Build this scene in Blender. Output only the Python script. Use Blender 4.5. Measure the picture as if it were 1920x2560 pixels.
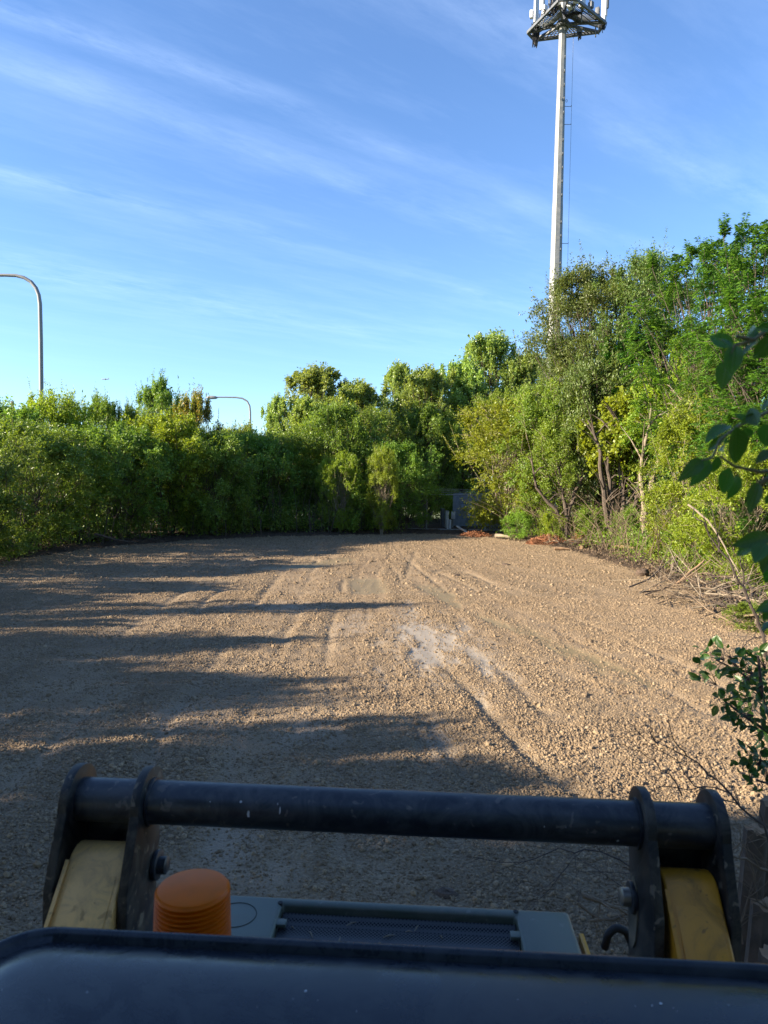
import bpy, math, random
import numpy as np
from mathutils import Vector, Matrix, Euler

scene = bpy.context.scene
for o in list(bpy.data.objects): bpy.data.objects.remove(o)
COL = scene.collection
R_ = math.radians

# ------------------------------------------------------------------ camera
CAM_H = 2.7
cam_d = bpy.data.cameras.new('camera')
cam = bpy.data.objects.new('camera', cam_d); COL.objects.link(cam)
cam_d.sensor_fit = 'VERTICAL'; cam_d.sensor_height = 36.0
FPX = 1800.0
cam_d.lens = FPX / 2560 * 36
cam_d.clip_start = 0.05; cam_d.clip_end = 9000
cam_d.dof.use_dof = True; cam_d.dof.focus_distance = 14; cam_d.dof.aperture_fstop = 7.0
CR = Matrix.Rotation(R_(90 - 2.55), 3, 'X') @ Matrix.Rotation(R_(1.1), 3, 'Z')
cam.matrix_world = Matrix.Translation((0, 0, CAM_H)) @ CR.to_4x4()
scene.camera = cam

# ------------------------------------------------------------------ world
SUN_EL, SUN_DIR = R_(22), Vector((-0.975, -0.22, 0)).normalized()
w = bpy.data.worlds.new('World'); scene.world = w; w.use_nodes = True
nt = w.node_tree; nt.nodes.clear()
def N(nt, t, **kw):
    n = nt.nodes.new(t)
    for k, v in kw.items():
        if k.startswith('i_'): n.inputs[k[2:].replace('_', ' ')].default_value = v
        else: setattr(n, k, v)
    return n
def mathn(nt, op, a, b=None, c=None, clamp=False):
    n = nt.nodes.new('ShaderNodeMath'); n.operation = op; n.use_clamp = clamp
    for i, v in enumerate((a, b, c)):
        if v is None: continue
        if isinstance(v, (int, float)): n.inputs[i].default_value = v
        else: nt.links.new(v, n.inputs[i])
    return n.outputs[0]
def ramp(nt, src, stops, interp='LINEAR'):
    n = nt.nodes.new('ShaderNodeValToRGB'); cr = n.color_ramp; cr.interpolation = interp
    while len(cr.elements) < len(stops): cr.elements.new(0.5)
    for e, (p, c) in zip(cr.elements, stops):
        e.position = p
        e.color = (c, c, c, 1) if isinstance(c, (int, float)) else (*c, 1)
    nt.links.new(src, n.inputs[0]); return n.outputs[0]
def mixc(nt, f, a, b, mode='MIX'):
    n = nt.nodes.new('ShaderNodeMix'); n.data_type = 'RGBA'; n.blend_type = mode
    for idx, v in ((0, f), (6, a), (7, b)):
        if isinstance(v, (int, float)): n.inputs[idx].default_value = v
        elif isinstance(v, tuple): n.inputs[idx].default_value = (*v, 1)
        else: nt.links.new(v, n.inputs[idx])
    return n.outputs[2]

sky = N(nt, 'ShaderNodeTexSky', sky_type='NISHITA', sun_disc=False)
sky.sun_elevation = SUN_EL
sky.sun_rotation = math.atan2(SUN_DIR.x, SUN_DIR.y)
sky.altitude = 200; sky.air_density = 1.0; sky.dust_density = 0.35; sky.ozone_density = 2.2
tc = N(nt, 'ShaderNodeTexCoord')
sep = N(nt, 'ShaderNodeSeparateXYZ'); nt.links.new(tc.outputs['Generated'], sep.inputs[0])
zz = mathn(nt, 'MAXIMUM', sep.outputs[2], 0.03)
ux = mathn(nt, 'DIVIDE', sep.outputs[0], zz); uy = mathn(nt, 'DIVIDE', sep.outputs[1], zz)
uu = mathn(nt, 'ADD', mathn(nt, 'MULTIPLY', ux, .79), mathn(nt, 'MULTIPLY', uy, .61))
vv = mathn(nt, 'ADD', mathn(nt, 'MULTIPLY', ux, -.61), mathn(nt, 'MULTIPLY', uy, .79))
def skynoise(su, sv, scale, detail, off=0.0, rough=.55):
    c = N(nt, 'ShaderNodeCombineXYZ')
    nt.links.new(mathn(nt, 'MULTIPLY', uu, su), c.inputs[0]); nt.links.new(mathn(nt, 'MULTIPLY', vv, sv), c.inputs[1])
    c.inputs[2].default_value = off
    n = N(nt, 'ShaderNodeTexNoise'); n.inputs['Scale'].default_value = scale; n.inputs['Detail'].default_value = detail
    n.inputs['Roughness'].default_value = rough
    nt.links.new(c.outputs[0], n.inputs['Vector']); return n.outputs['Fac']
wob = mathn(nt, 'MULTIPLY', mathn(nt, 'SUBTRACT', skynoise(.5, .6, 1.2, 2, 3.0), .5), .55)
v2 = mathn(nt, 'DIVIDE', mathn(nt, 'ADD', vv, wob), 6.0)
bands = ramp(nt, v2, [(.0, .1), (.175, .1), (.2, .7), (.222, .08), (.275, .0), (.292, .85), (.308, .1), (.345, .65), (.365, .05),
                      (.435, .08), (.455, .75), (.478, .1), (.57, .05), (.62, .5), (.67, .7), (.74, .2), (1, .1)])
bands = mathn(nt, 'MULTIPLY', bands, 1.0)
fib = ramp(nt, skynoise(.9, 2.4, 2.6, 8, 1.0, .7), [(.36, 0.0), (.70, 1.0)])
patch = ramp(nt, skynoise(.8, .9, 1.1, 4, 8.0), [(.38, .15), (.62, 1.0)])
gen = ramp(nt, skynoise(.5, 1.8, 1.3, 8, 5.0, .66), [(.48, 0.0), (.8, .40)])
cl = mathn(nt, 'MULTIPLY', mathn(nt, 'MULTIPLY', bands, fib), patch)
cl = mathn(nt, 'MULTIPLY', mathn(nt, 'ADD', cl, gen), .19, clamp=True)
fade = ramp(nt, sep.outputs[2], [(0.0, 0.0), (.12, .12), (.24, 1.0)])
cl = mathn(nt, 'MULTIPLY', cl, fade)
skyc = mixc(nt, 1.0, sky.outputs[0], (0.86, 1.06, 1.33), 'MULTIPLY')
skyc = mixc(nt, cl, skyc, (7.5, 9.0, 11.5))
bg = N(nt, 'ShaderNodeBackground'); bg.inputs[1].default_value = 0.064
nt.links.new(skyc, bg.inputs[0])
wo = N(nt, 'ShaderNodeOutputWorld'); nt.links.new(bg.outputs[0], wo.inputs[0])

sun_d = bpy.data.lights.new('sun', 'SUN'); sun_d.energy = 5.0; sun_d.angle = R_(0.5); sun_d.color = (1.0, .86, .66)
sun = bpy.data.objects.new('sun', sun_d); COL.objects.link(sun)
sv = Vector((SUN_DIR.x * math.cos(SUN_EL), SUN_DIR.y * math.cos(SUN_EL), math.sin(SUN_EL)))
sun.rotation_euler = sv.to_track_quat('Z', 'Y').to_euler(); sun.location = (-20, -5, 30)
vs = scene.view_settings
vs.view_transform = 'Standard'; vs.look = 'None'; vs.gamma = 1; vs.use_curve_mapping = False; vs.exposure = 1.85

# ------------------------------------------------------------------ pixel helpers (photo pixels, 1920 x 2560)
def ray(px, py): return CR @ Vector(((px - 960) / FPX, -(py - 1280) / FPX, -1))
def P(px, py, d):                      # point on the sight line at distance y = d
    r = ray(px, py); return Vector((0, 0, CAM_H)) + r * (d / r.y)
def PZ(px, py, z):                     # point on the sight line at height z
    r = ray(px, py); return Vector((0, 0, CAM_H)) + r * ((z - CAM_H) / r.z)
def G(px, py): return PZ(px, py, 0)

# ------------------------------------------------------------------ helpers
def tag(o, label=None, cat=None, group=None, kind=None):
    if label: o['label'] = label
    if cat: o['category'] = cat
    if group: o['group'] = group
    if kind: o['kind'] = kind
    return o
def empty(name, loc, rz=0, label=None, cat=None, group=None):
    o = bpy.data.objects.new(name, None); COL.objects.link(o)
    o.empty_display_size = .2
    o.location = loc; o.rotation_euler = (0, 0, rz)
    return tag(o, label, cat, group)
def link(name, me, parent=None, mat=None):
    o = bpy.data.objects.new(name, me); COL.objects.link(o)
    if parent is not None: o.parent = parent
    if mat is not None and not me.materials: me.materials.append(mat)
    return o
def npmesh(name, V, F, mat=None, smooth=False, attrs=None):
    V = np.asarray(V, dtype=np.float32).reshape(-1, 3); F = np.asarray(F, dtype=np.int32)
    me = bpy.data.meshes.new(name)
    k = F.shape[1]
    me.vertices.add(len(V)); me.vertices.foreach_set('co', V.ravel())
    me.loops.add(F.size); me.loops.foreach_set('vertex_index', F.ravel())
    me.polygons.add(len(F)); me.polygons.foreach_set('loop_start', np.arange(0, F.size, k, dtype=np.int32))
    me.polygons.foreach_set('loop_total', np.full(len(F), k, dtype=np.int32))
    if smooth: me.polygons.foreach_set('use_smooth', np.ones(len(F), dtype=bool))
    if attrs:
        for an, av in attrs.items():
            a = me.attributes.new(an, 'FLOAT', 'POINT'); a.data.foreach_set('value', np.asarray(av, dtype=np.float32))
    me.update(calc_edges=True)
    if mat: me.materials.append(mat)
    return me

class MB:                               # collects primitives for one mesh
    def __init__(s): s.v = []; s.f = []; s.n = 0
    def add(s, vs, fs):
        s.v.extend([tuple(v) for v in vs]); s.f.extend([tuple(i + s.n for i in f) for f in fs]); s.n += len(vs); return s
    def box(s, c, size, rot=None):
        hx, hy, hz = [q / 2 for q in size]
        vs = [Vector((x, y, z)) for x in (-hx, hx) for y in (-hy, hy) for z in (-hz, hz)]
        if rot is not None: vs = [rot @ v for v in vs]
        c = Vector(c)
        s.add([v + c for v in vs], [(0, 1, 3, 2), (4, 6, 7, 5), (0, 4, 5, 1), (2, 3, 7, 6), (0, 2, 6, 4), (1, 5, 7, 3)]); return s
    def bar(s, a, b, wd, ht=None):
        a = Vector(a); b = Vector(b); d = b - a; ht = ht or wd
        q = d.to_track_quat('Z', 'Y').to_matrix()
        return s.box((a + b) / 2, (wd, ht, d.length), q)
    def tube(s, pts, rad, n=8, cap=True):
        pts = [Vector(p) for p in pts]
        if isinstance(rad, (int, float)): rad = [rad] * len(pts)
        up = None; base = s.n; vs = []
        for i, p in enumerate(pts):
            d = (pts[min(i + 1, len(pts) - 1)] - pts[max(i - 1, 0)])
            if d.length < 1e-9: d = Vector((0, 0, 1))
            d.normalize()
            if up is None: up = d.orthogonal().normalized()
            up = (up - d * up.dot(d))
            up = up.normalized() if up.length > 1e-6 else d.orthogonal().normalized()
            sd = d.cross(up)
            for k in range(n):
                a = 2 * math.pi * k / n
                vs.append(p + (up * math.cos(a) + sd * math.sin(a)) * rad[i])
        fs = []
        for i in range(len(pts) - 1):
            for k in range(n):
                k2 = (k + 1) % n
                fs.append((i * n + k, i * n + k2, (i + 1) * n + k2, (i + 1) * n + k))
        if cap: fs.append(tuple(range(n))[::-1]); fs.append(tuple((len(pts) - 1) * n + k for k in range(n)))
        s.add(vs, fs); return s
    def prism(s, poly, axis, a, b):      # poly in the two other axes, extruded along axis
        vs = []
        for t in (a, b):
            for (u, v) in poly:
                vs.append((t, u, v) if axis == 'x' else ((u, t, v) if axis == 'y' else (u, v, t)))
        n = len(poly)
        fs = [tuple(range(n))[::-1], tuple(range(n, 2 * n))]
        fs += [(i, (i + 1) % n, n + (i + 1) % n, n + i) for i in range(n)]
        s.add(vs, fs); return s
    def lathe(s, prof, c=(0, 0, 0), n=32):
        c = Vector(c); vs = []; fs = []
        for (r, z) in prof:
            for k in range(n):
                a = 2 * math.pi * k / n; vs.append(c + Vector((r * math.cos(a), r * math.sin(a), z)))
        for i in range(len(prof) - 1):
            for k in range(n):
                k2 = (k + 1) % n; fs.append((i * n + k, i * n + k2, (i + 1) * n + k2, (i + 1) * n + k))
        s.add(vs, fs); return s
    def mesh(s, name, mat=None, smooth=False, bevel=0, seg=2, auto=None):
        me = bpy.data.meshes.new(name); me.from_pydata(s.v, [], s.f)
        if bevel:
            import bmesh
            bm = bmesh.new(); bm.from_mesh(me)
            bmesh.ops.recalc_face_normals(bm, faces=bm.faces)
            es = [e for e in bm.edges if len(e.link_faces) == 2 and e.calc_face_angle() > R_(28)]
            bmesh.ops.bevel(bm, geom=es, offset=bevel, segments=seg, affect='EDGES', profile=.5, clamp_overlap=True)
            bm.to_mesh(me); bm.free()
        else:
            import bmesh
            bm = bmesh.new(); bm.from_mesh(me); bmesh.ops.recalc_face_normals(bm, faces=bm.faces); bm.to_mesh(me); bm.free()
        if smooth or bevel:
            me.polygons.foreach_set('use_smooth', np.ones(len(me.polygons), dtype=bool))
            me.set_sharp_from_angle(angle=R_(auto or 40))
        me.update()
        if mat: me.materials.append(mat)
        return me
    def obj(s, name, mat, parent=None, **k): return link(name, s.mesh(name, mat, **k), parent)

# ------------------------------------------------------------------ materials
def newmat(name):
    m = bpy.data.materials.new(name); m.use_nodes = True; nt = m.node_tree; nt.nodes.clear()
    out = nt.nodes.new('ShaderNodeOutputMaterial'); return m, nt, out
def pmat(name, col, rough=.5, metal=0.0, var=.25, scale=6, bump=.0, bscale=40, spec=.5, dirt=None, dirt_amt=.0, dscale=5, coat=0, alt=None, chips=0.0, chip=(.03, .025, .02)):
    m, nt, out = newmat(name)
    b = nt.nodes.new('ShaderNodeBsdfPrincipled'); nt.links.new(b.outputs[0], out.inputs[0])
    b.inputs['Metallic'].default_value = metal; b.inputs['Specular IOR Level'].default_value = spec
    b.inputs['Coat Weight'].default_value = coat; b.inputs['Coat Roughness'].default_value = .08
    tcn = nt.nodes.new('ShaderNodeTexCoord')
    n = N(nt, 'ShaderNodeTexNoise'); n.inputs['Scale'].default_value = scale; n.inputs['Detail'].default_value = 6
    nt.links.new(tcn.outputs['Object'], n.inputs['Vector'])
    a = tuple(c * (1 - var) for c in col); c2 = alt or tuple(min(1, c * (1 + var)) for c in col)
    c = mixc(nt, ramp(nt, n.outputs['Fac'], [(.3, 0), (.7, 1)]), a, c2)
    rr = mathn(nt, 'MULTIPLY_ADD', n.outputs['Fac'], .25, rough - .12)
    if dirt:
        n2 = N(nt, 'ShaderNodeTexNoise'); n2.inputs['Scale'].default_value = dscale; n2.inputs['Detail'].default_value = 10
        n2.inputs['Roughness'].default_value = .74; n2.inputs['Distortion'].default_value = 1.2
        nt.links.new(tcn.outputs['Object'], n2.inputs['Vector'])
        f = mathn(nt, 'MULTIPLY', ramp(nt, n2.outputs['Fac'], [(.45, 0), (.68, 1)]), dirt_amt)
        c = mixc(nt, f, c, dirt)
        rr = mathn(nt, 'ADD', rr, mathn(nt, 'MULTIPLY', f, .4), clamp=True)
    if chips:
        n4 = N(nt, 'ShaderNodeTexNoise'); n4.inputs['Scale'].default_value = 38; n4.inputs['Detail'].default_value = 4; n4.inputs['Distortion'].default_value = .6
        nt.links.new(tcn.outputs['Object'], n4.inputs['Vector'])
        n5 = N(nt, 'ShaderNodeTexNoise'); n5.inputs['Scale'].default_value = 5; n5.inputs['Detail'].default_value = 3; nt.links.new(tcn.outputs['Object'], n5.inputs['Vector'])
        fc = mathn(nt, 'MULTIPLY', ramp(nt, mathn(nt, 'ADD', mathn(nt, 'MULTIPLY', n4.outputs['Fac'], .7), mathn(nt, 'MULTIPLY', n5.outputs['Fac'], .3)), [(.60, 0), (.63, 1)]), chips)
        c = mixc(nt, fc, c, chip); rr = mathn(nt, 'ADD', rr, mathn(nt, 'MULTIPLY', fc, .3), clamp=True)
    nt.links.new(c, b.inputs['Base Color']); nt.links.new(rr, b.inputs['Roughness'])
    if bump:
        n3 = N(nt, 'ShaderNodeTexNoise'); n3.inputs['Scale'].default_value = bscale; n3.inputs['Detail'].default_value = 5
        nt.links.new(tcn.outputs['Object'], n3.inputs['Vector'])
        bp = nt.nodes.new('ShaderNodeBump'); bp.inputs['Strength'].default_value = bump; bp.inputs['Distance'].default_value = .01
        nt.links.new(n3.outputs['Fac'], bp.inputs['Height']); nt.links.new(bp.outputs[0], b.inputs['Normal'])
    return m
def leafmat(name, dark, light, trans, tfac=.4, rough=.42, autumn=None, spec=.35):
    m, nt, out = newmat(name)
    geo = nt.nodes.new('ShaderNodeNewGeometry'); oi = nt.nodes.new('ShaderNodeObjectInfo')
    tcn = nt.nodes.new('ShaderNodeTexCoord')
    n = N(nt, 'ShaderNodeTexNoise'); n.inputs['Scale'].default_value = .9; n.inputs['Detail'].default_value = 3
    nt.links.new(tcn.outputs['Object'], n.inputs['Vector'])
    f = mathn(nt, 'ADD', mathn(nt, 'MULTIPLY', geo.outputs['Random Per Island'], .55),
              mathn(nt, 'MULTIPLY', ramp(nt, n.outputs['Fac'], [(.35, 0), (.65, 1)]), .45))
    c = mixc(nt, f, dark, light)
    if autumn:
        s = ramp(nt, geo.outputs['Random Per Island'], [(.80, 0), (.84, 1)], 'LINEAR')
        c = mixc(nt, mathn(nt, 'MULTIPLY', s, .8), c, autumn)
    hsv = nt.nodes.new('ShaderNodeHueSaturation')
    nt.links.new(mathn(nt, 'MULTIPLY_ADD', oi.outputs['Random'], .035, .4825), hsv.inputs['Hue'])
    nt.links.new(mathn(nt, 'MULTIPLY_ADD', oi.outputs['Random'], .35, .83), hsv.inputs['Value'])
    nt.links.new(c, hsv.inputs['Color'])
    b = nt.nodes.new('ShaderNodeBsdfPrincipled'); b.inputs['Roughness'].default_value = rough
    b.inputs['Specular IOR Level'].default_value = spec
    nt.links.new(hsv.outputs[0], b.inputs['Base Color'])
    t = nt.nodes.new('ShaderNodeBsdfTranslucent')
    tcol = mixc(nt, 1.0, hsv.outputs[0], trans, 'MULTIPLY'); nt.links.new(tcol, t.inputs[0])
    mx = nt.nodes.new('ShaderNodeMixShader'); mx.inputs[0].default_value = tfac
    nt.links.new(b.outputs[0], mx.inputs[1]); nt.links.new(t.outputs[0], mx.inputs[2]); nt.links.new(mx.outputs[0], out.inputs[0])
    return m
def veins(m):
    nt = m.node_tree; b = next(n for n in nt.nodes if n.type == 'BSDF_PRINCIPLED'); src = b.inputs['Base Color'].links[0].from_socket
    tcn = nt.nodes.new('ShaderNodeTexCoord'); sp_ = nt.nodes.new('ShaderNodeSeparateXYZ'); nt.links.new(tcn.outputs['Object'], sp_.inputs[0])
    ay = mathn(nt, 'ABSOLUTE', sp_.outputs[1]); w_ = mathn(nt, 'SINE', mathn(nt, 'MULTIPLY', mathn(nt, 'SUBTRACT', sp_.outputs[0], mathn(nt, 'MULTIPLY', ay, .9)), 62))
    side = mathn(nt, 'MULTIPLY', ramp(nt, w_, [(.86, 0), (1, 1)]), .35); mid = ramp(nt, ay, [(.006, 1), (.018, 0)])
    f = mathn(nt, 'MAXIMUM', side, mid); nz = N(nt, 'ShaderNodeTexNoise'); nz.inputs['Scale'].default_value = 5; nz.inputs['Detail'].default_value = 4; nt.links.new(tcn.outputs['Object'], nz.inputs['Vector'])
    c = mixc(nt, mathn(nt, 'MULTIPLY', f, .6), src, (.16, .22, .06)); c = mixc(nt, ramp(nt, nz.outputs['Fac'], [(.64, 0), (.72, .7)]), c, (.13, .12, .03))
    nt.links.new(c, b.inputs['Base Color'])
    bp = nt.nodes.new('ShaderNodeBump'); bp.inputs['Strength'].default_value = .5; bp.inputs['Distance'].default_value = .004; nt.links.new(f, bp.inputs['Height']); nt.links.new(bp.outputs[0], b.inputs['Normal'])
TR = (1.9, 1.75, .8)
L_hedge = leafmat('leaf_hedge', (.08, .15, .022), (.19, .28, .042), TR, .36)
L_yel   = leafmat('leaf_yellow', (.13, .185, .016), (.25, .31, .028), TR, .40)
L_cott  = leafmat('leaf_cottonwood', (.13, .20, .045), (.27, .35, .10), TR, .44, rough=.34, spec=.5)
L_elm   = leafmat('leaf_elm', (.06, .10, .02), (.14, .19, .045), TR, .30)
L_wal   = leafmat('leaf_walnut', (.05, .13, .022), (.115, .23, .038), TR, .42)
L_aut   = leafmat('leaf_autumn', (.10, .13, .02), (.20, .20, .03), TR, .4, autumn=(.34, .19, .03))
L_weed  = leafmat('leaf_weed', (.10, .18, .025), (.22, .32, .042), TR, .4)
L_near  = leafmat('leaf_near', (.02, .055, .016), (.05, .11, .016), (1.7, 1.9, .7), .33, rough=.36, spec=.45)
L_over  = leafmat('leaf_overhang', (.035, .10, .018), (.065, .15, .02), (1.7, 1.8, .6), .38, rough=.33, spec=.5)
veins(L_near); veins(L_over)
M_bark  = pmat('bark', (.08, .06, .045), .9, var=.4, scale=9, bump=.8, bscale=30)
M_barkl = pmat('bark_pale', (.20, .16, .11), .85, var=.3, scale=9, bump=.5, bscale=30)
M_twig  = pmat('twig_dark', (.06, .045, .038), .8, var=.3, scale=12)
M_brush = pmat('dead_brush', (.14, .10, .065), .9, var=.5, scale=2.5)
M_wood  = pmat('split_wood', (.22, .14, .08), .85, var=.35, scale=6, bump=.5, bscale=40)
M_litter = pmat('leaf_litter', (.11, .075, .045), .9, var=.5, scale=5)
M_need  = pmat('dead_needles', (.24, .10, .045), .9, var=.45, scale=5)

# ------------------------------------------------------------------ numpy noise
_rng = np.random.default_rng(7)
_lat = _rng.random((512, 512))
def vnoise(x, y):
    xi = np.floor(x).astype(int); yi = np.floor(y).astype(int); fx = x - xi; fy = y - yi
    fx = fx * fx * (3 - 2 * fx); fy = fy * fy * (3 - 2 * fy)
    a = _lat[xi % 512, yi % 512]; b = _lat[(xi + 1) % 512, yi % 512]; c = _lat[xi % 512, (yi + 1) % 512]; d = _lat[(xi + 1) % 512, (yi + 1) % 512]
    return (a * (1 - fx) + b * fx) * (1 - fy) + (c * (1 - fx) + d * fx) * fy
def fbm(x, y, o=4, g=.5):
    s = 0; a = 1; t = 0
    for i in range(o): s = s + a * vnoise(x + 17.3 * i, y + 9.1 * i); t += a; a *= g; x = x * 2.03; y = y * 2.03
    return s / t

# ------------------------------------------------------------------ lot outline (metres)
LOT = [(-30, -12), (-17, -2), (-15.5, 8), (-14.5, 14), (-13, 19)] + [tuple(G(x, y).xy) for x, y in
      ((0, 1408), (150, 1386), (300, 1366), (500, 1351), (700, 1342), (900, 1338), (1050, 1336), (1180, 1336), (1260, 1350), (1330, 1358), (1420, 1376), (1500, 1398), (1600, 1430), (1700, 1466), (1790, 1500), (1880, 1540))] + \
      [(8.6, 12.5), (8.0, 9.5), (6.5, 7), (3.6, 5.6), (2.3, 4.2), (2.1, 2.0), (2.3, -12)]
LOTA = np.array(LOT)
def lot_sdf(x, y):                       # negative inside
    A = LOTA; B = np.roll(LOTA, -1, axis=0)
    d = np.full(x.shape, 1e9); ins = np.zeros(x.shape, dtype=bool)
    for (ax, ay), (bx, by) in zip(A, B):
        ex, ey = bx - ax, by - ay; L = ex * ex + ey * ey
        t = np.clip(((x - ax) * ex + (y - ay) * ey) / L, 0, 1)
        d = np.minimum(d, np.hypot(x - ax - t * ex, y - ay - t * ey))
        c = ((ay > y) != (by > y)); 
        if abs(ey) > 1e-9: ins ^= c & (x < ex * (y - ay) / ey + ax)
    return np.where(ins, -d, d)

# tracks in ground coordinates: polylines (pixel -> ground)
def poly_d(x, y, pts):
    d = np.full(x.shape, 1e9)
    for a, b in zip(pts[:-1], pts[1:]):
        ex, ey = b[0] - a[0], b[1] - a[1]; L = ex * ex + ey * ey
        t = np.clip(((x - a[0]) * ex + (y - a[1]) * ey) / L, 0, 1)
        d = np.minimum(d, np.hypot(x - a[0] - t * ex, y - a[1] - t * ey))
    return d
def gp(l): return [tuple(G(a, b).xy) for a, b in l]
TR_OLIVE = gp([(1070, 1465), (1180, 1522), (1330, 1585), (1480, 1655), (1580, 1705)])
TR_2 = gp([(990, 1400), (1040, 1450), (1150, 1545), (1290, 1640), (1420, 1760)])
TR_3 = gp([(1130, 1430), (1350, 1530), (1600, 1640), (1800, 1760)])
TR_4 = gp([(1010, 1380), (950, 1480), (1010, 1620), (1150, 1800), (1320, 2000)])
TR_5 = gp([(900, 1450), (880, 1600), (930, 1800), (1000, 2100)])
TR_6 = gp([(760, 1400), (640, 1600), (520, 1800), (400, 2100)])
TR_7 = gp([(600, 1400), (400, 1560), (150, 1750), (-100, 1950)])
PATCHES = [((1075, 1600), 1.0, 2.9, 1.15), ((880, 1565), .6, 1.3, .4), ((780, 1838), .5, .6, .22), ((560, 2110), .3, .4, .3),
           ((690, 2190), .3, .3, .2), ((500, 1790), .7, .9, .2), ((1110, 1850), .25, .8, .3), ((650, 1515), 1.5, 1.0, .35), ((1230, 1640), .3, 2.0, .4), ((1020, 1530), .4, 2.0, .5)]
def masks(x, y):
    wv = .25 * (fbm(x * 1.3, y * .5, 4) - .5)
    ol = np.exp(-(np.maximum(0, poly_d(x + wv, y, TR_OLIVE) - .10 - .22 * vnoise(x * .8 + 5, y * .5)) / .10) ** 2)
    ol *= np.clip((fbm(x * 1.6 + 4, y * .6, 5, .6) - .33) * 4.5, 0, .9)
    ol2 = np.exp(-(np.maximum(0, poly_d(x + wv, y, gp([(680, 1420), (780, 1412), (860, 1398)])) - .3) / .15) ** 2)
    ol3 = np.exp(-(np.maximum(0, poly_d(x + wv, y, gp([(915, 1450), (925, 1475)])) - .3) / .2) ** 2)
    ol = np.maximum(ol, np.maximum(ol2, ol3) * .8)
    pt = np.zeros(x.shape)
    for (c, rx, ry, s) in PATCHES:
        g = G(*c); q = np.hypot((x - g.x) / rx, (y - g.y) / ry) + 1.8 * (fbm(x * 3.2 + c[0], y * 1.0, 5, .65) - .5)
        pt = np.maximum(pt, s * np.clip((1.0 - q) * 1.4, 0, .9))
    rut = np.zeros(x.shape)
    for T in (TR_2, TR_3, TR_4, TR_5, TR_6, TR_7):
        d = poly_d(x + wv, y, T)
        for off in (0, .0):
            rut = np.maximum(rut, np.exp(-((d - .42) / .10) ** 2) * np.clip(fbm(x * .7 + 3, y * .3, 3) * 2.6 - .7, 0, 1))
    return ol, pt, rut

def lanef(x, y):                         # grading lanes that fan out towards the near end
    c = np.where(x > 0, x * (np.maximum(y, 9) - 4) / 8, x + .0 * y) + .02 * y
    return np.clip(.5 + 1.25 * (.5 * vnoise(c * 1.3 + 30, y * .05) + .3 * vnoise(c * 4.1, y * .09 + 40) + .2 * vnoise(c * 9.5, y * .2 + 9) - .5), 0, 1)
# ------------------------------------------------------------------ ground
def axis(lo, hi, f):
    v = [lo]
    while v[-1] < hi: v.append(v[-1] + f(v[-1]))
    return np.array(v)
ya = axis(-8, 50, lambda y: .12 if y < 2 else max(.022, .0058 * y))
xa = axis(-20, 20, lambda x: .028 if -4 < x < 4.5 else min(.09, .028 + .006 * (abs(x) - 4)))
X, Y = np.meshgrid(xa, ya)
sd = lot_sdf(X, Y) + .45 * (fbm(X * 1.6, Y * 1.6, 4) - .5)
ol, pt, rut = masks(X, Y)
smooth_m = np.clip(ol + pt * .9 + rut * .8, 0, 1)
warp = X + .5 * (fbm(X * .4, Y * .25) - .5)
# lanes pressed by the wheels run away from the camera, slightly fanned
lanes = lanef(warp, Y)
Z = .05 * (fbm(X * .35, Y * .35, 4) - .5)
rough_h = .030 * (fbm(X * 4.5, Y * 4.5, 2, .6) - .5) + (.026 * (fbm(X * 11, Y * 11, 2, .6) - .5)) * np.clip(1.6 - Y / 14, .12, 1) + .026 * (fbm(X * 26, Y * 26, 2, .6) - .5) * np.clip(1.5 - Y / 7, 0, 1)
Z += rough_h * (1 - .85 * smooth_m) * (.65 + .8 * (1 - lanes))
Z += .035 * (lanes - .5) * (1 - smooth_m * .6) - .016 * rut - .03 * smooth_m
out = np.clip((sd - .05) / .6, 0, 1)
Z += out * (.12 * fbm(X * 2.0, Y * 2.0, 4, .6) + .02 + .06 * (fbm(X * 5, Y * 5, 2) - .3))
edge = np.exp(-((sd + .15) / .22) ** 2); Z += .05 * edge * fbm(X * 3, Y * 3, 3)
nx, ny = len(xa), len(ya)
idx = np.arange(nx * ny).reshape(ny, nx)
F = np.stack([idx[:-1, :-1], idx[:-1, 1:], idx[1:, 1:], idx[1:, :-1]], -1).reshape(-1, 4)

gm, nt, gout = newmat('gravel_ground')
def attr(nt, n): a = nt.nodes.new('ShaderNodeAttribute'); a.attribute_name = n; return a.outputs['Fac']
tcn = nt.nodes.new('ShaderNodeTexCoord')
def gn(scale, det, rough=.6, vec=None):
    n = N(nt, 'ShaderNodeTexNoise'); n.inputs['Scale'].default_value = scale; n.inputs['Detail'].default_value = det; n.inputs['Roughness'].default_value = rough
    nt.links.new(vec or tcn.outputs['Object'], n.inputs['Vector']); return n.outputs['Fac']
vor = N(nt, 'ShaderNodeTexVoronoi'); vor.inputs['Scale'].default_value = 42; nt.links.new(tcn.outputs['Object'], vor.inputs['Vector'])
grav = mixc(nt, ramp(nt, gn(.8, 6), [(.35, 0), (.65, 1)]), (.225, .16, .103), (.37, .275, .18))
grav = mixc(nt, ramp(nt, attr(nt, 'lanes'), [(.4, 0), (.75, .8)]), grav, (.17, .122, .075))
grav = mixc(nt, mathn(nt, 'MULTIPLY', attr(nt, 'rut'), .5), grav, (.36, .285, .20))
grav = mixc(nt, .35, grav, ramp(nt, gn(55, 3), [(.3, (.12, .085, .055)), (.7, (.48, .37, .25))]))
oliv = mixc(nt, gn(6, 4), (.21, .165, .09), (.30, .24, .145))
pal = mixc(nt, gn(9, 5), (.33, .28, .225), (.45, .40, .345))
soil = mixc(nt, ramp(nt, gn(5, 8, .7), [(.35, 0), (.7, 1)]), (.035, .024, .017), (.13, .088, .058))
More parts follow.
